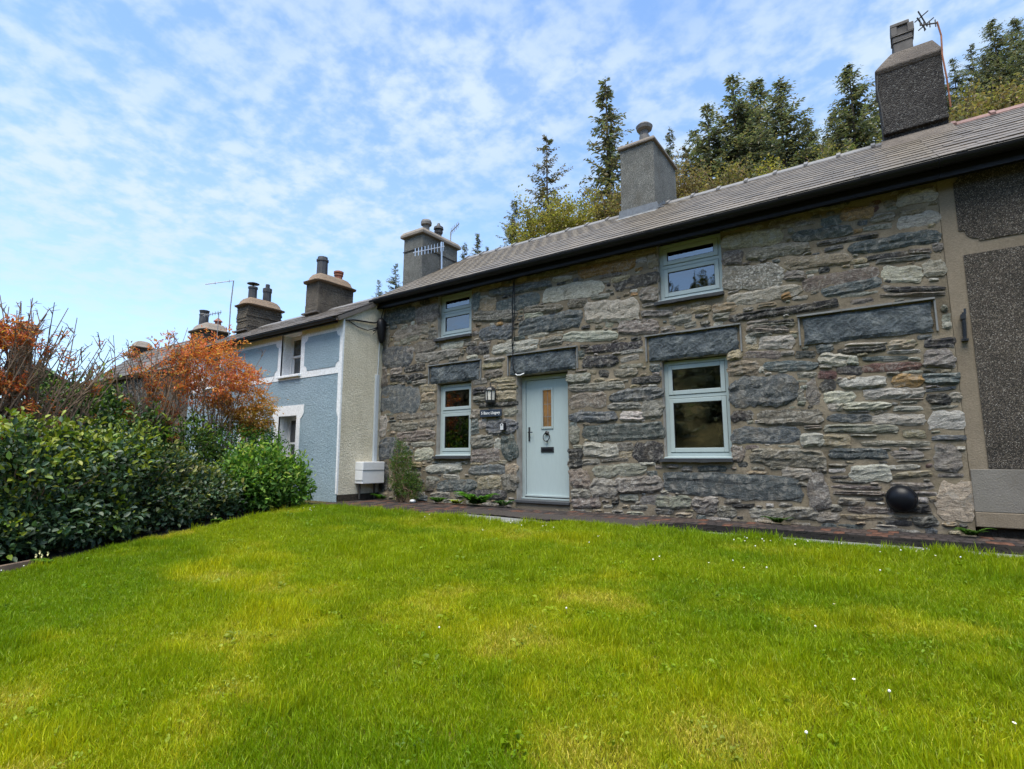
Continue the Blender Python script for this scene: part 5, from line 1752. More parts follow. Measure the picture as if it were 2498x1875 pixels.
def shrub(name, label, cat, blobs, per, ln, wd, pal, wts, tip_pal, seed, mat, group=None, stems=10, stem_mat=None, up=0.25, tipshare=0.25, clump=0):
    """shrub with a leafy crown (one mass of leaves) and real stems"""
    g = np.random.default_rng(seed)
    cx = np.mean([b[0][0] for b in blobs]); cy = np.mean([b[0][1] for b in blobs])
    gz_ = float(ground_z(cx, cy))
    root = empty(name, (cx, cy, gz_))
    tag(root, label, cat, group)
    PP, DD, NN, CC, LL = [], [], [], [], []
    vol = [b[1][0] * b[1][1] + b[1][0] * b[1][2] + b[1][1] * b[1][2] for b in blobs]
    for b, v in zip(blobs, vol):
        n = int(per * v)
        p, d, u = lump(n, g, b[0], b[1], 0.55)
        if clump:
            m_ = max(1, n // clump)
            cidx = g.integers(0, m_, n)
            pc, dc, uc = lump(m_, g, b[0], b[1], 0.62)
            p = pc[cidx] + g.normal(size=(n, 3)) * ln * 0.75
            d = dc[cidx]; u = uc[cidx]
        keep = p[:, 2] > ground_z(p[:, 0], p[:, 1]) + g.uniform(0.03, 0.16, len(p))
        p, d, u = p[keep], d[keep], u[keep]
        n = len(p)
        dr = d * 0.6 + g.normal(size=(n, 3)) * 0.65 + np.array([0, 0, up])
        nn = d * 0.55 + np.array([0, 0, 0.75]) + g.normal(size=(n, 3)) * 0.45
        c = shade_cols(n, g, pal, wts)
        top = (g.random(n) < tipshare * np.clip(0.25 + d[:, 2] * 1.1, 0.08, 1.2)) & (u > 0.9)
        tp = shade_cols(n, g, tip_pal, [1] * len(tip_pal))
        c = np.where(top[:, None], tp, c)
        PP.append(p); DD.append(dr); NN.append(nn); CC.append(c)
        LL.append(ln * g.uniform(0.45, 1.35, n))
    P = np.concatenate(PP); L = np.concatenate(LL)
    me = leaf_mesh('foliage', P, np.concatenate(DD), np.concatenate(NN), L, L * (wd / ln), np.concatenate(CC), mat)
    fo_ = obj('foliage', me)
    COL.objects.unlink(fo_)
    link(fo_, root)
    tag(fo_, kind='stuff')
    sm = MB()
    rg = random.Random(seed)
    for b in blobs:
        for k in range(stems):
            x0, y0 = b[0][0] + rg.uniform(-.3, .3) * b[1][0], b[0][1] + rg.uniform(-.3, .3) * b[1][1]
            z0 = float(ground_z(x0, y0))
            tgt = Vector((b[0][0] + rg.uniform(-.8, .8) * b[1][0], b[0][1] + rg.uniform(-.8, .8) * b[1][1], b[0][2] + rg.uniform(-0.2, .75) * b[1][2]))
            a = Vector((x0, y0, z0))
            mid = a.lerp(tgt, 0.5) + Vector((rg.uniform(-.08, .08), rg.uniform(-.08, .08), 0.06))
            sm.tube([a, mid, tgt], [0.016, 0.011, 0.004], 5, cap=False)
    sm.build('stems', stem_mat or M['twig'], root)
    return root


# ------------------------------------------------------------------ garden shrubs on the left
EV = [(0.028, 0.058, 0.030), (0.044, 0.088, 0.042), (0.07, 0.125, 0.060), (0.06, 0.095, 0.028), (0.13, 0.17, 0.115)]
shrub('evergreen_shrub', 'dark glossy evergreen shrub at the left edge of the lawn', 'shrub',
      [((-8.80, 0.9, 0.62), (1.0, 0.9, 0.66)), ((-8.72, 1.95, 0.76), (0.90, 0.85, 0.86)), ((-9.0, 2.95, 0.86), (0.85, 0.72, 0.84)), ((-8.20, 1.5, 0.42), (0.45, 0.6, 0.38)), ((-8.42, 2.5, 0.46), (0.42, 0.6, 0.36))],
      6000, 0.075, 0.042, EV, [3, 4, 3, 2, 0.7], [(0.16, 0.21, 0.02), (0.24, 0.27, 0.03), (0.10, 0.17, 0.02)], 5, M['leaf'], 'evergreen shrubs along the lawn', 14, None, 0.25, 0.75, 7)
shrub('evergreen_shrub', 'dark evergreen shrub beside the bright green one', 'shrub',
      [((-9.10, 3.70, 0.72), (0.80, 0.75, 0.66)), ((-9.10, 4.35, 0.58), (0.55, 0.50, 0.54)), ((-8.75, 3.55, 0.5), (0.4, 0.55, 0.36))],
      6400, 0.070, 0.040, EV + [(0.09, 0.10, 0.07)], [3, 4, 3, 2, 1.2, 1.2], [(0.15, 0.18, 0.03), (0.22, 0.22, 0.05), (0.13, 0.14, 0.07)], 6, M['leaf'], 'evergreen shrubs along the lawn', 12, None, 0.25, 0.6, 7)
shrub('green_shrub', 'bright green leafy shrub in front of the blue house', 'shrub',
      [((-9.15, 5.30, 0.86), (0.62, 0.62, 0.66)), ((-9.0, 5.72, 0.75), (0.42, 0.42, 0.52)), ((-9.25, 4.95, 0.75), (0.45, 0.45, 0.5))],
      5200, 0.085, 0.038, [(0.075, 0.17, 0.03), (0.11, 0.23, 0.04), (0.05, 0.12, 0.025), (0.16, 0.27, 0.045)], [3, 3, 2, 1], [(0.23, 0.36, 0.06), (0.28, 0.34, 0.07)], 7, M['leaf_soft'], None, 12, None, 0.3, 0.4, 6)
shrub('maple_shrub', 'green fine leaved maple under the orange foliage', 'shrub',
      [((-10.35, 5.45, 1.60), (0.62, 0.70, 0.40)), ((-10.2, 6.0, 1.55), (0.35, 0.4, 0.3))],
      3600, 0.05, 0.024, [(0.05, 0.13, 0.02), (0.03, 0.09, 0.015), (0.10, 0.19, 0.03)], [3, 3, 1], [(0.15, 0.24, 0.03)], 8, M['leaf_soft'], None, 6, None, -0.1, 0.3, 7)
shrub('laurel_shrub', 'rounded green laurel behind the bare red tipped twigs', 'shrub',
      [((-10.7, 3.15, 1.55), (0.78, 0.80, 1.10)), ((-10.5, 3.95, 1.25), (0.55, 0.55, 0.75))],
      3900, 0.08, 0.04, [(0.02, 0.055, 0.018), (0.035, 0.085, 0.02), (0.06, 0.12, 0.025)], [3, 3, 2], [(0.17, 0.24, 0.03), (0.12, 0.20, 0.03)], 9, M['leaf'], None, 8, None, 0.3, 0.5, 5)
shrub('laurel_shrub', 'yellow green leafy shrub low behind the second twig clump', 'shrub',
      [((-10.2, 4.5, 1.35), (0.45, 0.55, 0.62)), ((-11.0, 2.2, 1.2), (0.6, 0.7, 0.8))],
      3300, 0.07, 0.036, [(0.05, 0.10, 0.02), (0.09, 0.15, 0.03), (0.03, 0.07, 0.02)], [3, 2, 2], [(0.22, 0.27, 0.05), (0.16, 0.22, 0.04)], 10, M['leaf_soft'], None, 8, None, 0.3, 0.5, 5)


def twig_shrub(name, label, cat, roots, tops, seed, leafcols, leafn, leaf_at, group=None, rad=0.011, sub=9, leafsize=0.045, spur=6):
    """many upright stems with short spurs and scattered leaves"""
    rg = random.Random(seed)
    g = np.random.default_rng(seed)
    c = Vector((sum(r[0] for r in roots) / len(roots), sum(r[1] for r in roots) / len(roots), 0))
    c.z = float(ground_z(c.x, c.y))
    root = empty(name, c)
    tag(root, label, cat, group)
    m = MB()
    tips = []
    for t in tops:
        r0 = rg.choice(roots)
        a = Vector((r0[0] + rg.uniform(-.15, .15), r0[1] + rg.uniform(-.15, .15), 0))
        a.z = float(ground_z(a.x, a.y))
        b = Vector(t)
        n = 7
        pts = []
        bend = Vector((rg.uniform(-.12, .12), rg.uniform(-.12, .12), 0))
        for i in range(n):
            u = i / (n - 1)
            p = a.lerp(b, u) + bend * math.sin(u * PI) + Vector((rg.uniform(-.02, .02), rg.uniform(-.02, .02), 0))
            pts.append(p)
        rr = [rad * (1.25 - 0.95 * i / (n - 1)) for i in range(n)]
        m.tube(pts, rr, 5, cap=False)
        H = (b - a).length
        for k in range(sub):
            u = rg.uniform(0.35, 0.97)
            i = min(int(u * (n - 1)), n - 2)
            p = pts[i].lerp(pts[i + 1], u * (n - 1) - i)
            d = (pts[i + 1] - pts[i]).normalized()
            an = rg.uniform(0, 6.28)
            side = Vector((math.cos(an), math.sin(an), rg.uniform(0.1, 0.7)))
            L = rg.uniform(0.14, 0.42) * (1.2 - u * 0.6)
            q = p + (d * 0.7 + side * 0.8).normalized() * L
            mid = p.lerp(q, 0.5) + Vector((rg.uniform(-.015, .015), rg.uniform(-.015, .015), rg.uniform(-.01, .02)))
            m.tube([p, mid, q], [rad * 0.55, rad * 0.4, rad * 0.22], 4, cap=False)
            tips.append((q, u))
            for s in range(spur):
                w = rg.uniform(0.2, 1.0)
                p2 = p.lerp(q, w)
                an2 = rg.uniform(0, 6.28)
                q2 = p2 + Vector((math.cos(an2), math.sin(an2), rg.uniform(-.2, .9))).normalized() * rg.uniform(0.03, 0.11)
                m.tube([p2, q2], [rad * 0.3, rad * 0.15], 3, cap=False)
                tips.append((q2, u))
    m.build('stems', M['twig'], root)
    P, D = [], []
    cand = [q for q, u in tips if leaf_at(q)]
    if cand and leafn:
        for k in range(leafn):
            q = rg.choice(cand)
            P.append((q.x + rg.gauss(0, .025), q.y + rg.gauss(0, .025), q.z + rg.gauss(0, .025)))
        P = np.array(P)
        n = len(P)
        D = unit(n, g) * 0.8 + np.array([0, 0, 0.15])
        N = unit(n, g) * 0.5 + np.array([0, 0, 0.8])
        ln = leafsize * g.uniform(0.6, 1.3, n)
        C = shade_cols(n, g, leafcols, [1] * len(leafcols))
        fo_ = obj('foliage', leaf_mesh('foliage', P, D, N, ln, ln * 0.42, C, M['leaf_soft']))
        COL.objects.unlink(fo_)
        link(fo_, root)
        tag(fo_, kind='stuff')
    return root


tg = random.Random(31)
RED = [(0.48, 0.12, 0.05), (0.58, 0.20, 0.08), (0.42, 0.09, 0.045), (0.52, 0.28, 0.09)]
tops = []
for k in range(95):
    yy = tg.uniform(1.15, 3.15)
    env = 3.42 - 0.05 * max(0, 1.9 - yy) - 0.55 * max(0, yy - 2.1) ** 1.4
    tops.append((-9.75 + tg.uniform(-.5, .55), yy, env * tg.uniform(0.86, 1.04)))
twig_shrub('bare_twig_shrub', 'tall bare brown twigs with red leaf tufts at the left edge', 'shrub', [(-9.7, 1.7), (-9.6, 2.1), (-9.8, 2.4), (-9.75, 1.3)], tops, 41, RED, 12000,
           lambda q: (q.y < 1.95 + 0.25 * math.sin(q.z * 9) or (math.sin(q.x * 9 + q.z * 7) * math.sin(q.y * 8) > 0.72)), 'bare red tipped shrubs', 0.016, 9, 0.055, 4)
tops = []
for k in range(34):
    yy = tg.uniform(3.35, 4.65)
    tops.append((-10.5 + tg.uniform(-.35, .35), yy, (3.45 + 0.25 * math.sin(yy * 3)) * tg.uniform(0.8, 1.03)))
twig_shrub('bare_twig_shrub', 'thin bare twig clump between the laurel and the orange shrub', 'shrub', [(-10.4, 3.9), (-10.5, 4.2)], tops, 43, RED + [(0.3, 0.2, 0.06)], 4200,
           lambda q: math.sin(q.x * 7 + q.z * 6) * math.sin(q.y * 9) > 0.35, 'bare red tipped shrubs', 0.014, 8, 0.05, 4)
# orange shrub: stems plus a full crown
orr = twig_shrub('orange_shrub', 'orange and red leaved shrub in front of the blue house', 'shrub', [(-10.7, 5.0), (-10.6, 5.3)],
                 [(-10.6 + tg.uniform(-.7, .7), 5.25 + tg.uniform(-.85, .75), tg.uniform(2.3, 3.6)) for k in range(30)], 47, RED, 0, lambda q: True, None, 0.012, 9, 0.05, 4)
go = np.random.default_rng(77)
PP, DD = [], []
for cen, rad, n in (((-10.6, 5.10, 2.90), (0.72, 0.66, 0.74), 4600), ((-10.45, 5.60, 2.45), (0.55, 0.52, 0.66), 4200), ((-10.7, 4.75, 3.05), (0.5, 0.4, 0.55), 1500), ((-10.6, 4.25, 2.9), (0.4, 0.4, 0.55), 420), ((-10.4, 5.85, 2.05), (0.38, 0.32, 0.36), 1800)):
    mcl = n // 14
    pc, dc, uc = lump(mcl, go, cen, rad, 0.45, 0.2)
    idx = go.integers(0, mcl, n)
    PP.append(pc[idx] + go.normal(size=(n, 3)) * np.array([0.055, 0.055, 0.03]))
    DD.append(dc[idx])
P = np.concatenate(PP); dd = np.concatenate(DD)
n = len(P)
C = shade_cols(n, go, [(0.52, 0.15, 0.065), (0.60, 0.24, 0.08), (0.45, 0.11, 0.06), (0.55, 0.32, 0.09)], [3, 3, 2, 1])
low = np.clip((2.75 - P[:, 2]) / 0.7 + (P[:, 1] - 5.5) * 0.6, 0, 1)[:, None] * go.uniform(0.3, 1.0, (n, 1))
C = C * (1 - low) + low * shade_cols(n, go, [(0.46, 0.29, 0.06), (0.34, 0.32, 0.07)], [2, 1])
ln_ = 0.058 * go.uniform(0.6, 1.3, n)
fo_ = obj('foliage', leaf_mesh('foliage', P, dd * 0.6 + go.normal(size=(n, 3)) * 0.5 + np.array([0, 0, -0.15]), unit(n, go) * 0.5 + np.array([0, 0, 0.8]), ln_, ln_ * 0.42, C, M['leaf_soft']))
COL.objects.unlink(fo_)
link(fo_, orr)
tag(fo_, kind='stuff')
# wall plant and small plants along the wall
shrub('wall_plant', 'feathery green plant growing against the left end of the stone wall', 'plant',
      [((-7.78, 7.42, 0.98), (0.28, 0.2, 0.44)), ((-7.60, 7.40, 0.74), (0.32, 0.2, 0.28)), ((-7.92, 7.45, 1.34), (0.15, 0.12, 0.32))],
      12000, 0.04, 0.010, [(0.06, 0.13, 0.025), (0.04, 0.09, 0.02), (0.10, 0.14, 0.03), (0.12, 0.10, 0.04)], [3, 3, 2, 1], [(0.10, 0.17, 0.03)], 12, M['leaf_soft'], None, 10, None, 0.5, 0.3, 8)


def fern(name, label, x, y, n, L, cols, seed, wdt=0.3):
    rg = random.Random(seed)
    g = np.random.default_rng(seed)
    z = PZ - 0.005 if y > 6.1 else float(ground_z(x, y))
    root = empty(name, (x, y, z))
    tag(root, label, 'plant')
    for k in range(n):
        a = 2 * PI * k / n + rg.uniform(-.3, .3)
        l = L * rg.uniform(0.6, 1.1)
        m = 12
        u = np.linspace(0.1, 1, m)
        px = x + np.cos(a) * l * u; py = y - abs(np.sin(a)) * l * u * 0.7
        pz = z + l * (1.0 * u - 0.6 * u * u) + 0.01
        P = np.repeat(np.stack([px, py, pz], 1), 2, 0)
        sgn = np.tile([1, -1], m)[:, None]
        D = np.stack([-np.sin(a) * sgn[:, 0], np.cos(a) * sgn[:, 0], 0.1 + 0 * sgn[:, 0]], 1) + np.array([np.cos(a), -abs(np.sin(a)), 0.2]) * 0.5
        ln = l * wdt * np.repeat(1.05 - u * 0.8, 2)
        C = shade_cols(2 * m, g, cols, [1] * len(cols))
        fo = obj('frond', leaf_mesh('frond', P, D, np.tile([0, 0, 1.0], (2 * m, 1)), ln, ln * 0.5, C, M['leaf_soft']))
        COL.objects.unlink(fo)
        link(fo, root)
    return root


GR = [(0.06, 0.16, 0.02), (0.09, 0.22, 0.03), (0.04, 0.11, 0.015)]
fern('fern', 'bright green fern at the foot of the wall left of the door', -6.02, 7.55, 15, 0.5, GR, 1)
fern('fern', 'small fern close to the left side of the door step', -5.5, 7.6, 9, 0.26, [(0.04, 0.11, 0.03), (0.06, 0.14, 0.04)], 2)
fern('fern', 'low green fern under the small lower left window', -6.95, 7.55, 10, 0.26, GR, 3)
fern('fern', 'green weeds at the left corner of the stone wall', -8.45, 7.5, 10, 0.26, GR, 4)
fern('pale_weed', 'pale yellow weed at the foot of the wall under the left window', -6.50, 7.55, 9, 0.18, [(0.42, 0.46, 0.12), (0.32, 0.40, 0.08)], 5, 0.5)
fern('fern', 'moss green weeds at the wall foot below the right window', -1.25, 7.66, 9, 0.20, [(0.035, 0.085, 0.012), (0.05, 0.11, 0.02)], 6)
fern('fern', 'small weeds at the joint of stone and pebbledash walls', 0.62, 7.6, 9, 0.22, [(0.05, 0.12, 0.02), (0.08, 0.17, 0.03)], 7)
pb = MB().lathe([(0.004, 0), (0.045, 0.012), (0.06, 0.035), (0.045, 0.06), (0.006, 0.07)], 12, (-7.42, 7.35, PZ)).build('pebble', M['ceramic'], None, smooth=True)
tag(pb, 'smooth white pebble under the feathery wall plant', 'pebble')
MB_ = MB().box(-8.3, -7.52, -0.2, 1.60, 0, 0.10)
pl = MB().add([(x * 1.0, y, z + float(ground_z(x, y)) - 0.02) for x, y, z in [(-7.47, 0.6, 0), (-7.42, 0.6, 0), (-7.62, 1.95, 0), (-7.67, 1.95, 0), (-7.47, 0.6, 0.11), (-7.42, 0.6, 0.11), (-7.62, 1.95, 0.10), (-7.67, 1.95, 0.10)]], [(0, 3, 2, 1), (4, 5, 6, 7), (0, 1, 5, 4), (1, 2, 6, 5), (2, 3, 7, 6), (3, 0, 4, 7)]).build('timber_edging', M['wood_old'], None, bevel=0.006)
tag(pl, 'weathered timber edging at the left end of the soil bed', 'edging')


def primrose(x, y, n, label, seed):
    rg = random.Random(seed)
    z = float(ground_z(x, y)) + 0.02
    r = fern('primrose', label, x, y, 7, 0.17, [(0.12, 0.24, 0.04), (0.09, 0.19, 0.03)], seed, 0.6)
    for k in range(n):
        a = rg.uniform(0, 6.28); q = rg.uniform(0.02, 0.13)
        fx, fy, fz = x + q * math.cos(a), y - 0.04 + q * math.sin(a) * 0.6, z + rg.uniform(0.07, 0.15)
        m = MB()
        for p in range(5):
            b = 2 * PI * p / 5
            m.add([(fx, fy, fz), (fx + 0.02 * math.cos(b - .5), fy - 0.012, fz + 0.02 * math.sin(b - .5)), (fx + 0.03 * math.cos(b), fy - 0.015, fz + 0.03 * math.sin(b)), (fx + 0.02 * math.cos(b + .5), fy - 0.012, fz + 0.02 * math.sin(b + .5))], [(0, 1, 2, 3)])
        m.build('flower', M['primrose'], r)


primrose(-7.52, 2.02, 4, 'pale yellow primrose at the far left edge of the lawn', 21)
primrose(-8.38, 4.25, 3, 'pale yellow primrose where the dark shrub meets the green one', 22)

# ------------------------------------------------------------------ trees on the hill behind
def conifer_meshes(seed, H, base_w, dens, droop, sparse, cols):
    g = np.random.default_rng(seed)
    P, D, N, L, W, C = [], [], [], [], [], []
    nlev = int(H / 0.30)
    tr = MB()
    tr.tube([(0, 0, 0), (0.03, 0.02, H * 0.5), (0, 0, H * 0.99)], [0.20, 0.12, 0.012], 6, cap=False)
    for i in range(nlev):
        z = H * (0.04 + 0.955 * i / nlev)
        u = 1 - z / H
        R_ = base_w * (u ** 0.82) * g.uniform(0.7, 1.1) + 0.12
        nb = max(3, int((4 + 6 * dens) * (0.5 + 0.6 * u)))
        for b in range(nb):
            if g.random() < sparse: continue
            a = g.uniform(0, 2 * PI)
            r = R_ * g.uniform(0.55, 1.15)
            sl = 0.25 * (1 - u * 1.6) - droop * g.uniform(0.2, 0.9) * u
            dirh = np.array([np.cos(a), np.sin(a), 0])
            m = max(5, int(r / 0.14))
            s = np.linspace(0.12, 1, m)
            bx = dirh[None] * (r * s)[:, None] + np.array([0, 0, z])[None] + np.array([0, 0, 1.0])[None] * (r * (sl * s + 0.16 * s * s))[:, None]
            tr.tube([tuple(bx[0]), tuple(bx[-1])], [0.018, 0.004], 3, cap=False)
            for side in (-1, 1, 0):
                per = np.array([-np.sin(a), np.cos(a), 0]) * side
                d = dirh * 0.75 + per * 0.85 + np.array([0, 0, -0.25])
                k = m
                P.append(bx + g.normal(size=(k, 3)) * 0.05)
                D.append(np.tile(d, (k, 1)) + g.normal(size=(k, 3)) * 0.28)
                N.append(np.tile([0, 0, 1.0], (k, 1)) + g.normal(size=(k, 3)) * 0.5)
                ll = (0.24 + 0.20 * (1 - s)) * g.uniform(0.7, 1.3, k) * (0.75 + 0.5 * u)
                L.append(ll); W.append(ll * 0.36)
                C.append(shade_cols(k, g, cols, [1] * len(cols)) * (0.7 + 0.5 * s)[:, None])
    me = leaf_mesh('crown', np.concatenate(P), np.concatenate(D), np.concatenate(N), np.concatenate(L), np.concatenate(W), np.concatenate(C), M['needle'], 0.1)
    return me, tr.mesh('trunk', M['bark'])


NEED = [(0.15, 0.175, 0.125), (0.19, 0.205, 0.145), (0.12, 0.14, 0.105), (0.24, 0.215, 0.15)]
NEED_B = [(0.19, 0.155, 0.10), (0.21, 0.165, 0.11), (0.12, 0.13, 0.085)]
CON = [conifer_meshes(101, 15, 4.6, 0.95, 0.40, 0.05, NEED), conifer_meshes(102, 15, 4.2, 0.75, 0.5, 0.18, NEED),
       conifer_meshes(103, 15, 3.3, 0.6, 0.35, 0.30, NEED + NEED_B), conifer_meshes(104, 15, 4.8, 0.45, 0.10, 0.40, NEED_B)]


def conifer(a, t, y, proto, wf, label, yaw):
    x = a * y
    gz0 = float(ground_z(x, y)) - 0.3
    H = t * y + 1.3 - gz0
    root = empty('conifer', (x, y, gz0))
    tag(root, label, 'tree', 'conifers on the hill behind the cottages')
    s = H / 15.0
    wf = wf * (1.35 if proto < 2 else 1.12)
    for nm, me in zip(('crown', 'trunk'), CON[proto]):
        o = bpy.data.objects.new(nm, me)
        o.scale = (s * wf, s * wf, s)
        o.rotation_euler = (0, 0, yaw)
        COL.objects.link(o)
        o.parent = root


CLIST = [(-0.265, .640, 52, 1, 0.9, 'conifer behind the left of the dark clump'),
         (-0.172, .655, 53, 0, 0.9, 'conifer filling the back of the dark clump'),
         (0.060, .585, 50, 0, 0.9, 'conifer hidden low behind the dark right chimney'),
         (0.195, .640, 52, 0, 0.8, 'conifer between the two tallest on the right slope'),
         (0.108, .590, 48, 0, 0.6, 'small conifer touching the right side of the dark chimney'),
         (-0.035, .585, 50, 0, 0.85, 'low dense conifer between the two broad ones'),
         (-0.450, .829, 44, 2, 0.95, 'tallest narrow conifer with ragged top left of the middle chimney'),
         (-0.602, .753, 40, 3, 0.85, 'thin open topped conifer above the yellow green tree'),
         (-0.693, .618, 38, 0, 0.62, 'dark conifer at the left end of the trees over the roof'),
         (-0.191, .722, 45, 1, 0.95, 'tallest conifer of the dark clump right of the middle chimney'),
         (-0.150, .695, 47, 0, 0.90, 'dense conifer on the right of the clump behind the roof'),
         (-0.239, .682, 44, 1, 0.95, 'conifer on the left side of the dark clump behind the roof'),
         (-0.285, .612, 43, 3, 0.85, 'thin brownish conifer at the foot of the dark clump'),
         (-0.115, .680, 42, 0, 0.86, 'broad dark conifer standing alone left of the right gap of sky'),
         (-0.075, .590, 43, 0, 0.8, 'short dense conifer beside the broad dark one'),
         (-0.008, .659, 44, 0, 0.92, 'broad conifer just left of the dark right chimney'),
         (0.030, .600, 46, 1, 0.9, 'conifer half hidden by the dark right chimney'),
         (0.173, .650, 48, 0, 0.80, 'tall dark conifer right of the dark chimney'),
         (0.212, .628, 46, 0, 0.75, 'conifer cut by the right edge of the picture'),
         (0.146, .622, 50, 1, 0.7, 'slim conifer next to the tall one right of the chimney'),
         (0.124, .610, 49, 1, 0.7, 'slim conifer nearest the right side of the dark chimney'),
         (0.160, .600, 47, 0, 0.62, 'short dark conifer below the tall one on the right'),
         (-0.314, .660, 50, 2, 0.7, 'small thin conifer right of the middle chimney pot'),
         (-0.372, .675, 50, 2, 0.6, 'small conifer top peeping beside the middle chimney pot'),
         (-1.099, .5455, 40, 1, 0.70, 'conifer close to the left side of the grey gable chimney'),
         (-1.167, .511, 42, 1, 0.62, 'small conifer leftmost of all behind the blue roof'),
         (-1.05, .50, 41, 0, 0.5, 'conifer mostly hidden behind the grey gable chimney'),
         (-0.806, .5625, 44, 2, 0.85, 'small conifer right of the grey gable chimney'),
         (-0.847, .5455, 46, 2, 0.85, 'smaller conifer nearest the grey gable chimney'),
         (-0.775, .52, 44, 2, 0.8, 'short conifer low over the roof left of the dark one')]
cr = random.Random(8)
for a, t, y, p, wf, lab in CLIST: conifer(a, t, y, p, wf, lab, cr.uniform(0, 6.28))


def broad_tree(name, label, x, y, top, rad, seed, pal, nleaf, leafsz, group, twig=True, open_=0.2):
    g = np.random.default_rng(seed)
    rg = random.Random(seed)
    z0 = float(ground_z(x, y)) - 0.2
    H = top - z0
    root = empty(name, (x, y, z0))
    tag(root, label, 'tree', group)
    m = MB()
    m.tube([(x, y, z0), (x + 0.1, y, z0 + H * 0.3), (x, y, z0 + H * 0.6)], [0.16, 0.11, 0.06], 6, cap=False)
    ends = []
    for k in range(34):
        a = rg.uniform(0, 6.28); u = rg.uniform(0.25, 0.62)
        p = Vector((x, y, z0 + H * u))
        e = rg.uniform(0.3, 1.35)
        L = rad * rg.uniform(0.5, 1.0)
        q = p + Vector((math.cos(a) * math.cos(e) * L * 1.1, math.sin(a) * math.cos(e) * L * 1.1, math.sin(e) * H * 0.42 * rg.uniform(0.6, 1)))
        mid = p.lerp(q, 0.5) + Vector((0, 0, 0.12 * L))
        m.tube([p, mid, q], [0.045, 0.026, 0.008], 4, cap=False)
        for j in range(9):
            s = rg.uniform(0.3, 1.0)
            b = p.lerp(q, s)
            c = b + Vector((rg.gauss(0, 1), rg.gauss(0, 1), abs(rg.gauss(0.3, 0.8)))).normalized() * rg.uniform(0.3, 0.85)
            m.tube([b, c], [0.014, 0.004], 3, cap=False)
            ends.append(c); ends.append(b.lerp(c, 0.5))
    m.build('branches', M['twig'], root)
    E_ = np.array([tuple(q) for q in ends])
    P = E_[g.integers(0, len(E_), nleaf)] + g.normal(size=(nleaf, 3)) * 0.22
    ln = leafsz * g.uniform(0.6, 1.4, nleaf)
    fo = obj('crown', leaf_mesh('crown', P, unit(nleaf, g), unit(nleaf, g) * 0.6 + np.array([0, 0, 0.7]), ln, ln * 0.6, shade_cols(nleaf, g, pal, [1] * len(pal)), M['leaf_soft']))
    COL.objects.unlink(fo)
    link(fo, root)


YG = [(0.27, 0.255, 0.07), (0.33, 0.29, 0.08), (0.19, 0.19, 0.06), (0.29, 0.23, 0.09)]
BR = [(0.21, 0.15, 0.085), (0.26, 0.195, 0.11), (0.16, 0.13, 0.075)]
OL = [(0.20, 0.185, 0.08), (0.26, 0.225, 0.10), (0.14, 0.14, 0.065)]
GB = 'broadleaf trees on the hill behind the cottages'
broad_tree('broadleaf_tree', 'yellow green spring tree left of the pair behind the roof', -0.645 * 30, 30, .590 * 30 + 1.3, 3.2, 201, YG, 11000, 0.16, GB)
broad_tree('broadleaf_tree', 'larger yellow green spring tree behind the roof', -0.555 * 31, 31, .630 * 31 + 1.3, 4.0, 202, YG, 15000, 0.16, GB)
broad_tree('broadleaf_tree', 'brownish budding tree left of the middle chimney', -0.452 * 33, 33, .63 * 33 + 1.3, 2.8, 203, BR + OL, 7000, 0.16, GB)
broad_tree('broadleaf_tree', 'brown twiggy tree right of the middle chimney', -0.30 * 36, 36, .60 * 36 + 1.3, 2.8, 204, BR, 5200, 0.16, GB)
broad_tree('broadleaf_tree', 'brown budding tree under the dark conifer clump', -0.215 * 35, 35, .57 * 35 + 1.3, 2.8, 205, BR + OL, 6200, 0.16, GB)
broad_tree('broadleaf_tree', 'small yellow bush just over the roof line', -0.135 * 34, 34, .545 * 34 + 1.3, 1.6, 206, YG, 3000, 0.15, GB)
broad_tree('broadleaf_tree', 'dull green bush left of the dark right chimney', 0.0 * 34, 35, .560 * 35 + 1.3, 2.2, 207, OL + [(0.07, 0.09, 0.04)], 4000, 0.16, GB)
broad_tree('broadleaf_tree', 'dull green bush over the roof under the broad conifer', -0.06 * 36, 36, .55 * 36 + 1.3, 2.0, 208, OL + [(0.07, 0.09, 0.04)], 3600, 0.16, GB)
for k, (a, t, y, rd, lab) in enumerate([(0.125, .545, 36, 1.9, 'olive bush on the slope nearest the dark right chimney'), (0.155, .552, 38, 2.0, 'olive brown bush on the slope right of the chimney'), (0.188, .545, 37, 2.1, 'olive bush on the slope towards the right edge'),
                                        (0.215, .530, 35, 2.0, 'bush on the slope cut by the right edge'), (0.14, .520, 31, 1.6, 'low yellowish bush just over the old slates'), (0.18, .512, 30, 1.7, 'low brown bush above the right ridge tiles'), (0.235, .55, 40, 2.4, 'rightmost bush on the slope')]):
    broad_tree('broadleaf_tree', lab, a * y, y, t * y + 1.3, rd, 210 + k, OL + BR, 4200, 0.17, GB)


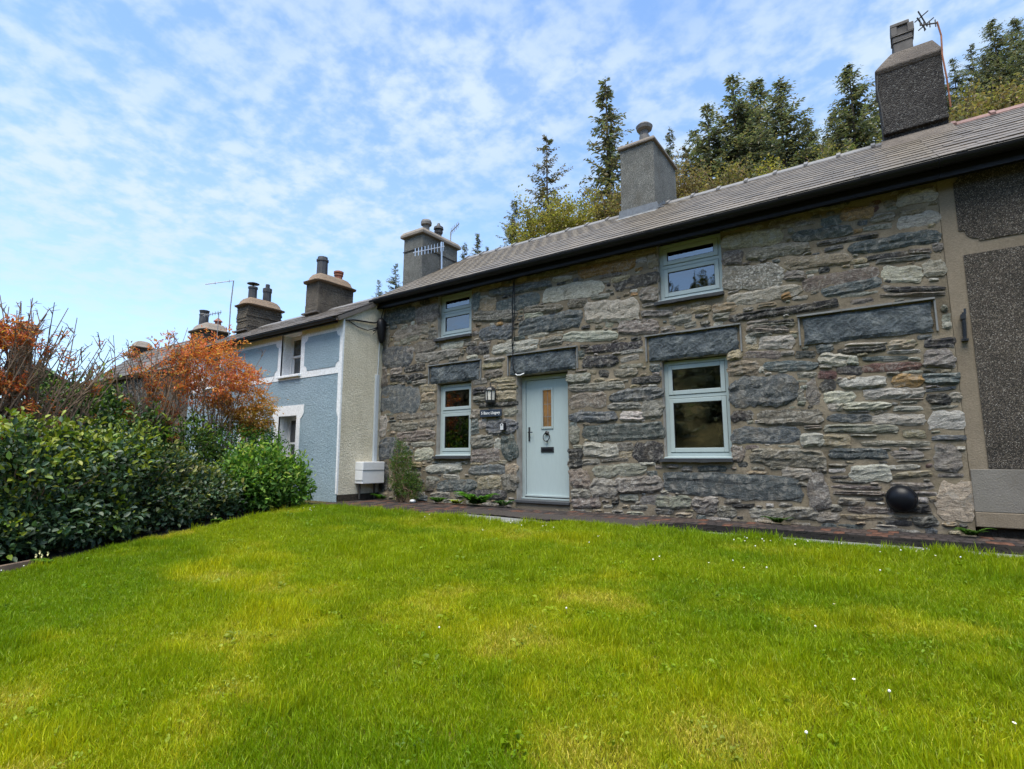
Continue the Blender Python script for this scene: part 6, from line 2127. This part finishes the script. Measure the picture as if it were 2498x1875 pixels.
# ------------------------------------------------------------------ instanced masses (grass, far wood)
def scatter(name, pts, rots, scls, tints, idx, protos, label=None):
    """one mass: a point cloud whose points carry copies of the given clumps"""
    n = len(pts)
    me = bpy.data.meshes.new(name)
    me.vertices.add(n)
    me.vertices.foreach_set('co', np.asarray(pts, np.float32).ravel())
    for nm, tp, key, arr in (('rot', 'FLOAT_VECTOR', 'vector', rots), ('scl', 'FLOAT', 'value', scls), ('tint', 'FLOAT_COLOR', 'color', tints), ('idx', 'INT', 'value', idx)):
        a = me.attributes.new(nm, tp, 'POINT')
        a.data.foreach_set(key, np.asarray(arr, np.int32 if tp == 'INT' else np.float32).ravel())
    me.update()
    o = bpy.data.objects.new(name, me)
    COL.objects.link(o)
    cl = bpy.data.collections.new(name + '_clumps')
    for k, pm in enumerate(protos):
        po = bpy.data.objects.new('%s_clump_%02d' % (name, k), pm)
        cl.objects.link(po)
    ng = bpy.data.node_groups.new(name, 'GeometryNodeTree')
    ng.interface.new_socket('Geometry', in_out='INPUT', socket_type='NodeSocketGeometry')
    ng.interface.new_socket('Geometry', in_out='OUTPUT', socket_type='NodeSocketGeometry')
    N = ng.nodes; L = ng.links
    gi = N.new('NodeGroupInput'); go_ = N.new('NodeGroupOutput')
    ip = N.new('GeometryNodeInstanceOnPoints')
    ci = N.new('GeometryNodeCollectionInfo')
    ci.inputs[0].default_value = cl
    ci.inputs['Separate Children'].default_value = True
    ci.inputs['Reset Children'].default_value = True

    def na(nm, dt):
        q = N.new('GeometryNodeInputNamedAttribute')
        q.data_type = dt
        q.inputs[0].default_value = nm
        return q.outputs[0]
    L.new(gi.outputs[0], ip.inputs['Points'])
    L.new(ci.outputs[0], ip.inputs['Instance'])
    ip.inputs['Pick Instance'].default_value = True
    L.new(na('idx', 'INT'), ip.inputs['Instance Index'])
    L.new(na('rot', 'FLOAT_VECTOR'), ip.inputs['Rotation'])
    L.new(na('scl', 'FLOAT'), ip.inputs['Scale'])
    L.new(ip.outputs[0], go_.inputs[0])
    md = o.modifiers.new('scatter', 'NODES')
    md.node_group = ng
    tag(o, label, None, None, 'stuff')
    return o


def blade_clump(seed, n, rad, h0, h1, w0, lean, cols):
    g = np.random.default_rng(seed)
    V, F, C = [], [], []
    for k in range(n):
        a = g.uniform(0, 6.28); r = rad * math.sqrt(g.random())
        x, y = r * math.cos(a), r * math.sin(a)
        h = g.uniform(h0, h1); w = w0 * g.uniform(0.7, 1.3)
        b = g.uniform(0, 6.28); ln = lean * g.uniform(0.1, 1.0) * h
        dx, dy = math.cos(b) * ln, math.sin(b) * ln
        f = g.uniform(0, PI)
        sx, sy = math.cos(f) * w / 2, math.sin(f) * w / 2
        i = len(V)
        V += [(x - sx, y - sy, -0.005), (x + sx, y + sy, -0.005), (x + dx * 0.35 + sx * 0.8, y + dy * 0.35 + sy * 0.8, h * 0.6), (x + dx * 0.35 - sx * 0.8, y + dy * 0.35 - sy * 0.8, h * 0.6),
              (x + dx, y + dy, h), (x + dx, y + dy, h)]
        F += [(i, i + 1, i + 2, i + 3), (i + 3, i + 2, i + 4, i + 5)]
        c = np.array(cols[g.integers(0, len(cols))]) * g.uniform(0.75, 1.25)
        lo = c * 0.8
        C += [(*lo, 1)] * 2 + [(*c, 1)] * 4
    me = bpy.data.meshes.new('grass_clump')
    F2 = []
    for q in F:
        F2.append(q)
    me.from_pydata(V, [], [q if V[q[2]] != V[q[3]] else q[:3] for q in F2])
    at = me.attributes.new('Col', 'FLOAT_COLOR', 'POINT')
    at.data.foreach_set('color', np.array(C, np.float32).ravel())
    me.materials.append(M['grass'])
    me.update()
    return me


W1 = [(1.0, 1.0, 1.0), (1.15, 1.08, 0.9), (0.85, 0.95, 1.0)]
STR = [(1.0, 1.0, 1.0), (1.35, 1.12, 2.6), (1.15, 1.05, 1.5)]
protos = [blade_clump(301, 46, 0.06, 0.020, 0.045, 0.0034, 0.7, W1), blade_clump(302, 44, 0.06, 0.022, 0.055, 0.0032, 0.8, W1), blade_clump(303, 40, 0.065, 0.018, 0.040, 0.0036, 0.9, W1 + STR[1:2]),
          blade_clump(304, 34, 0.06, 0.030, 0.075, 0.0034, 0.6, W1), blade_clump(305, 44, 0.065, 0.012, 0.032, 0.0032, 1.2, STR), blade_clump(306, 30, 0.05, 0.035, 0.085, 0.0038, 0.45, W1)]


def weed_clump(seed, n, rad, size):
    g = np.random.default_rng(seed)
    a = g.uniform(0, 6.28, n); r = rad * np.sqrt(g.random(n))
    P = np.stack([r * np.cos(a), r * np.sin(a), g.uniform(0.012, 0.035, n)], 1)
    D = np.stack([np.cos(a), np.sin(a), 0.25 * np.ones(n)], 1) + g.normal(size=(n, 3)) * 0.4
    ln = size * g.uniform(0.6, 1.3, n)
    c = np.array([0.75, 0.90, 1.6])[None] * g.uniform(0.7, 1.15, (n, 1))
    return leaf_mesh('weed_clump', P, D, np.tile([0, 0, 1.0], (n, 1)) + g.normal(size=(n, 3)) * 0.35, ln, ln * 0.75, c, M['grass'])


protos += [weed_clump(311, 22, 0.06, 0.017), weed_clump(312, 8, 0.03, 0.032)]
gg = np.random.default_rng(5)
# more clumps near the camera, fewer far off
n0 = 105000
gx = gg.uniform(-8.9, 3.6, n0); gy = gg.uniform(-1.2, 6.25, n0)
dist = np.hypot(gx, gy)
keep = in_poly(gx, gy, LAWN)
keep &= gg.random(n0) < np.clip(1.25 - dist * 0.11, 0.33, 1.0)
ahead = gx * -0.574 + gy * 0.819
keep &= (ahead > -0.3)
gx, gy = gx[keep], gy[keep]
n = len(gx)
gz2 = ground_z(gx, gy) + 0.010
dry_sunlit = fnoise(gx * 1.1 + 3, gy * 1.5 + 7, 5)  # yellow patches: dry grass, and bright tint standing in for sunlit spots
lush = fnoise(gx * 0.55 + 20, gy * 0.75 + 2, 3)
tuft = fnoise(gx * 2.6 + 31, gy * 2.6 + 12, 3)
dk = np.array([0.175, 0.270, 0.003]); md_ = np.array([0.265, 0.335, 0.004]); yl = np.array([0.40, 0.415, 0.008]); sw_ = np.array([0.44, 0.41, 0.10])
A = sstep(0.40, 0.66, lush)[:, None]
B = sstep(0.48, 0.70, dry_sunlit)[:, None]
S2 = (0.7 * sstep(0.58, 0.72, dry_sunlit) * sstep(0.50, 0.62, 1 - tuft + 0.1))[:, None]
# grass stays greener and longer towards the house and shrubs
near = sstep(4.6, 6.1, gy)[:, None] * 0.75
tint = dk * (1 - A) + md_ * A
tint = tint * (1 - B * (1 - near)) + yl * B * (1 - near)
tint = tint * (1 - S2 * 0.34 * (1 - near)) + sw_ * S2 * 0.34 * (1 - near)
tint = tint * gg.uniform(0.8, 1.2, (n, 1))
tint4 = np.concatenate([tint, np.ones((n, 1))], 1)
long_ = np.clip(sstep(0.56, 0.72, tuft) * (1 - S2[:, 0]) + 0.25 * near[:, 0], 0, 1)
idx = np.where(gg.random(n) < S2[:, 0] * 0.8, 4, np.where(gg.random(n) < long_ * 0.55, np.where(gg.random(n) < 0.5, 3, 5), gg.integers(0, 3, n)))
wd_ = gg.random(n)
idx = np.where(wd_ < 0.012, 6, np.where(wd_ > 0.996, 7, idx))
scl = gg.uniform(0.7, 1.3, n) * (0.85 + 0.35 * tuft) * (1 + 0.25 * sstep(3, 7, np.hypot(gx, gy)))
rot = np.stack([gg.normal(0, .1, n), gg.normal(0, .1, n), gg.uniform(0, 6.28, n)], 1)
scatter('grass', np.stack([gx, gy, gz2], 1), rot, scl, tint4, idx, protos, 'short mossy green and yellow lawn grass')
print('grass clumps', n)

# wooded hillside behind the camera (mirrored in the panes)
nw = 620
wx = gg.uniform(-120, 70, nw); wy = gg.uniform(-110, -30, nw)
wz = ground_z(wx, wy) - 0.3
scatter('far_wood', np.stack([wx, wy, wz], 1), np.stack([np.zeros(nw), np.zeros(nw), gg.uniform(0, 6.28, nw)], 1), gg.uniform(0.45, 0.8, nw), np.ones((nw, 4)), gg.integers(0, 3, nw), [c[0] for c in CON[:3]], 'dark wooded hillside across the valley')

# ------------------------------------------------------------------ daisies
dz = MB()
for p in range(11):
    b = 2 * PI * p / 11
    dz.add([(0.0035 * math.cos(b - .4), 0.0035 * math.sin(b - .4), 0), (0.011 * math.cos(b - .2), 0.011 * math.sin(b - .2), 0.002), (0.0115 * math.cos(b + .2), 0.0115 * math.sin(b + .2), 0.002), (0.0035 * math.cos(b + .4), 0.0035 * math.sin(b + .4), 0)], [(0, 1, 2, 3)])
pet_me = dz.mesh('petals', M['petal'])
cup = MB().lathe([(0.002, 0), (0.0085, 0.005), (0.010, 0.013), (0.007, 0.019), (0.002, 0.020)], 8).mesh('petals', M['petal'])
eye_me = MB().lathe([(0.0045, -0.001), (0.004, 0.0025), (0.001, 0.004)], 8).mesh('eye', M['yellow'])
stem_me = MB().tube([(0, 0, -0.06), (0.003, 0, -0.03), (0, 0, 0)], 0.0011, 4).mesh('stem', M['twig'])
DA = [(-1.46, 3.28, 0), (-2.84, 3.05, 1), (-0.93, 4.05, 1), (0.27, 3.92, 1)]
drg = random.Random(14)
spots = []
for u0, n_, x0, x1, y0, y1 in ((0, 24, -1.6, 1.3, 5.75, 6.05), (1, 16, -5.6, -3.4, 5.6, 5.95), (2, 9, -1.9, 0.9, 4.6, 5.6), (3, 7, -8.3, -7.7, 5.3, 5.7), (4, 8, -0.7, 0.6, 2.3, 4.3), (5, 2, -2.6, -0.9, 2.0, 4.3), (6, 5, -7.45, -7.3, 1.5, 1.9), (7, 5, -4.2, -1.8, 4.9, 5.7)):
    for k in range(n_): spots.append((drg.uniform(x0, x1), drg.uniform(y0, y1)))
for x, y in spots:
    r = empty('daisy', (x, y, float(ground_z(x, y)) + drg.uniform(0.05, 0.075)))
    tag(r, 'small white daisy in the lawn', 'daisy', 'daisies scattered in the lawn')
    shut = drg.random() < 0.6
    for nm, me in (('petals', cup if shut else pet_me), ('stem', stem_me)) + ((() if shut else (('eye', eye_me),))):
        o = bpy.data.objects.new(nm, me)
        o.rotation_euler = (drg.uniform(0.0, 0.7), drg.uniform(-.3, .3), 0) if nm != 'stem' else (0, 0, 0)
        o.scale = (0.6, 0.6, 0.6)
        COL.objects.link(o)
        o.parent = r
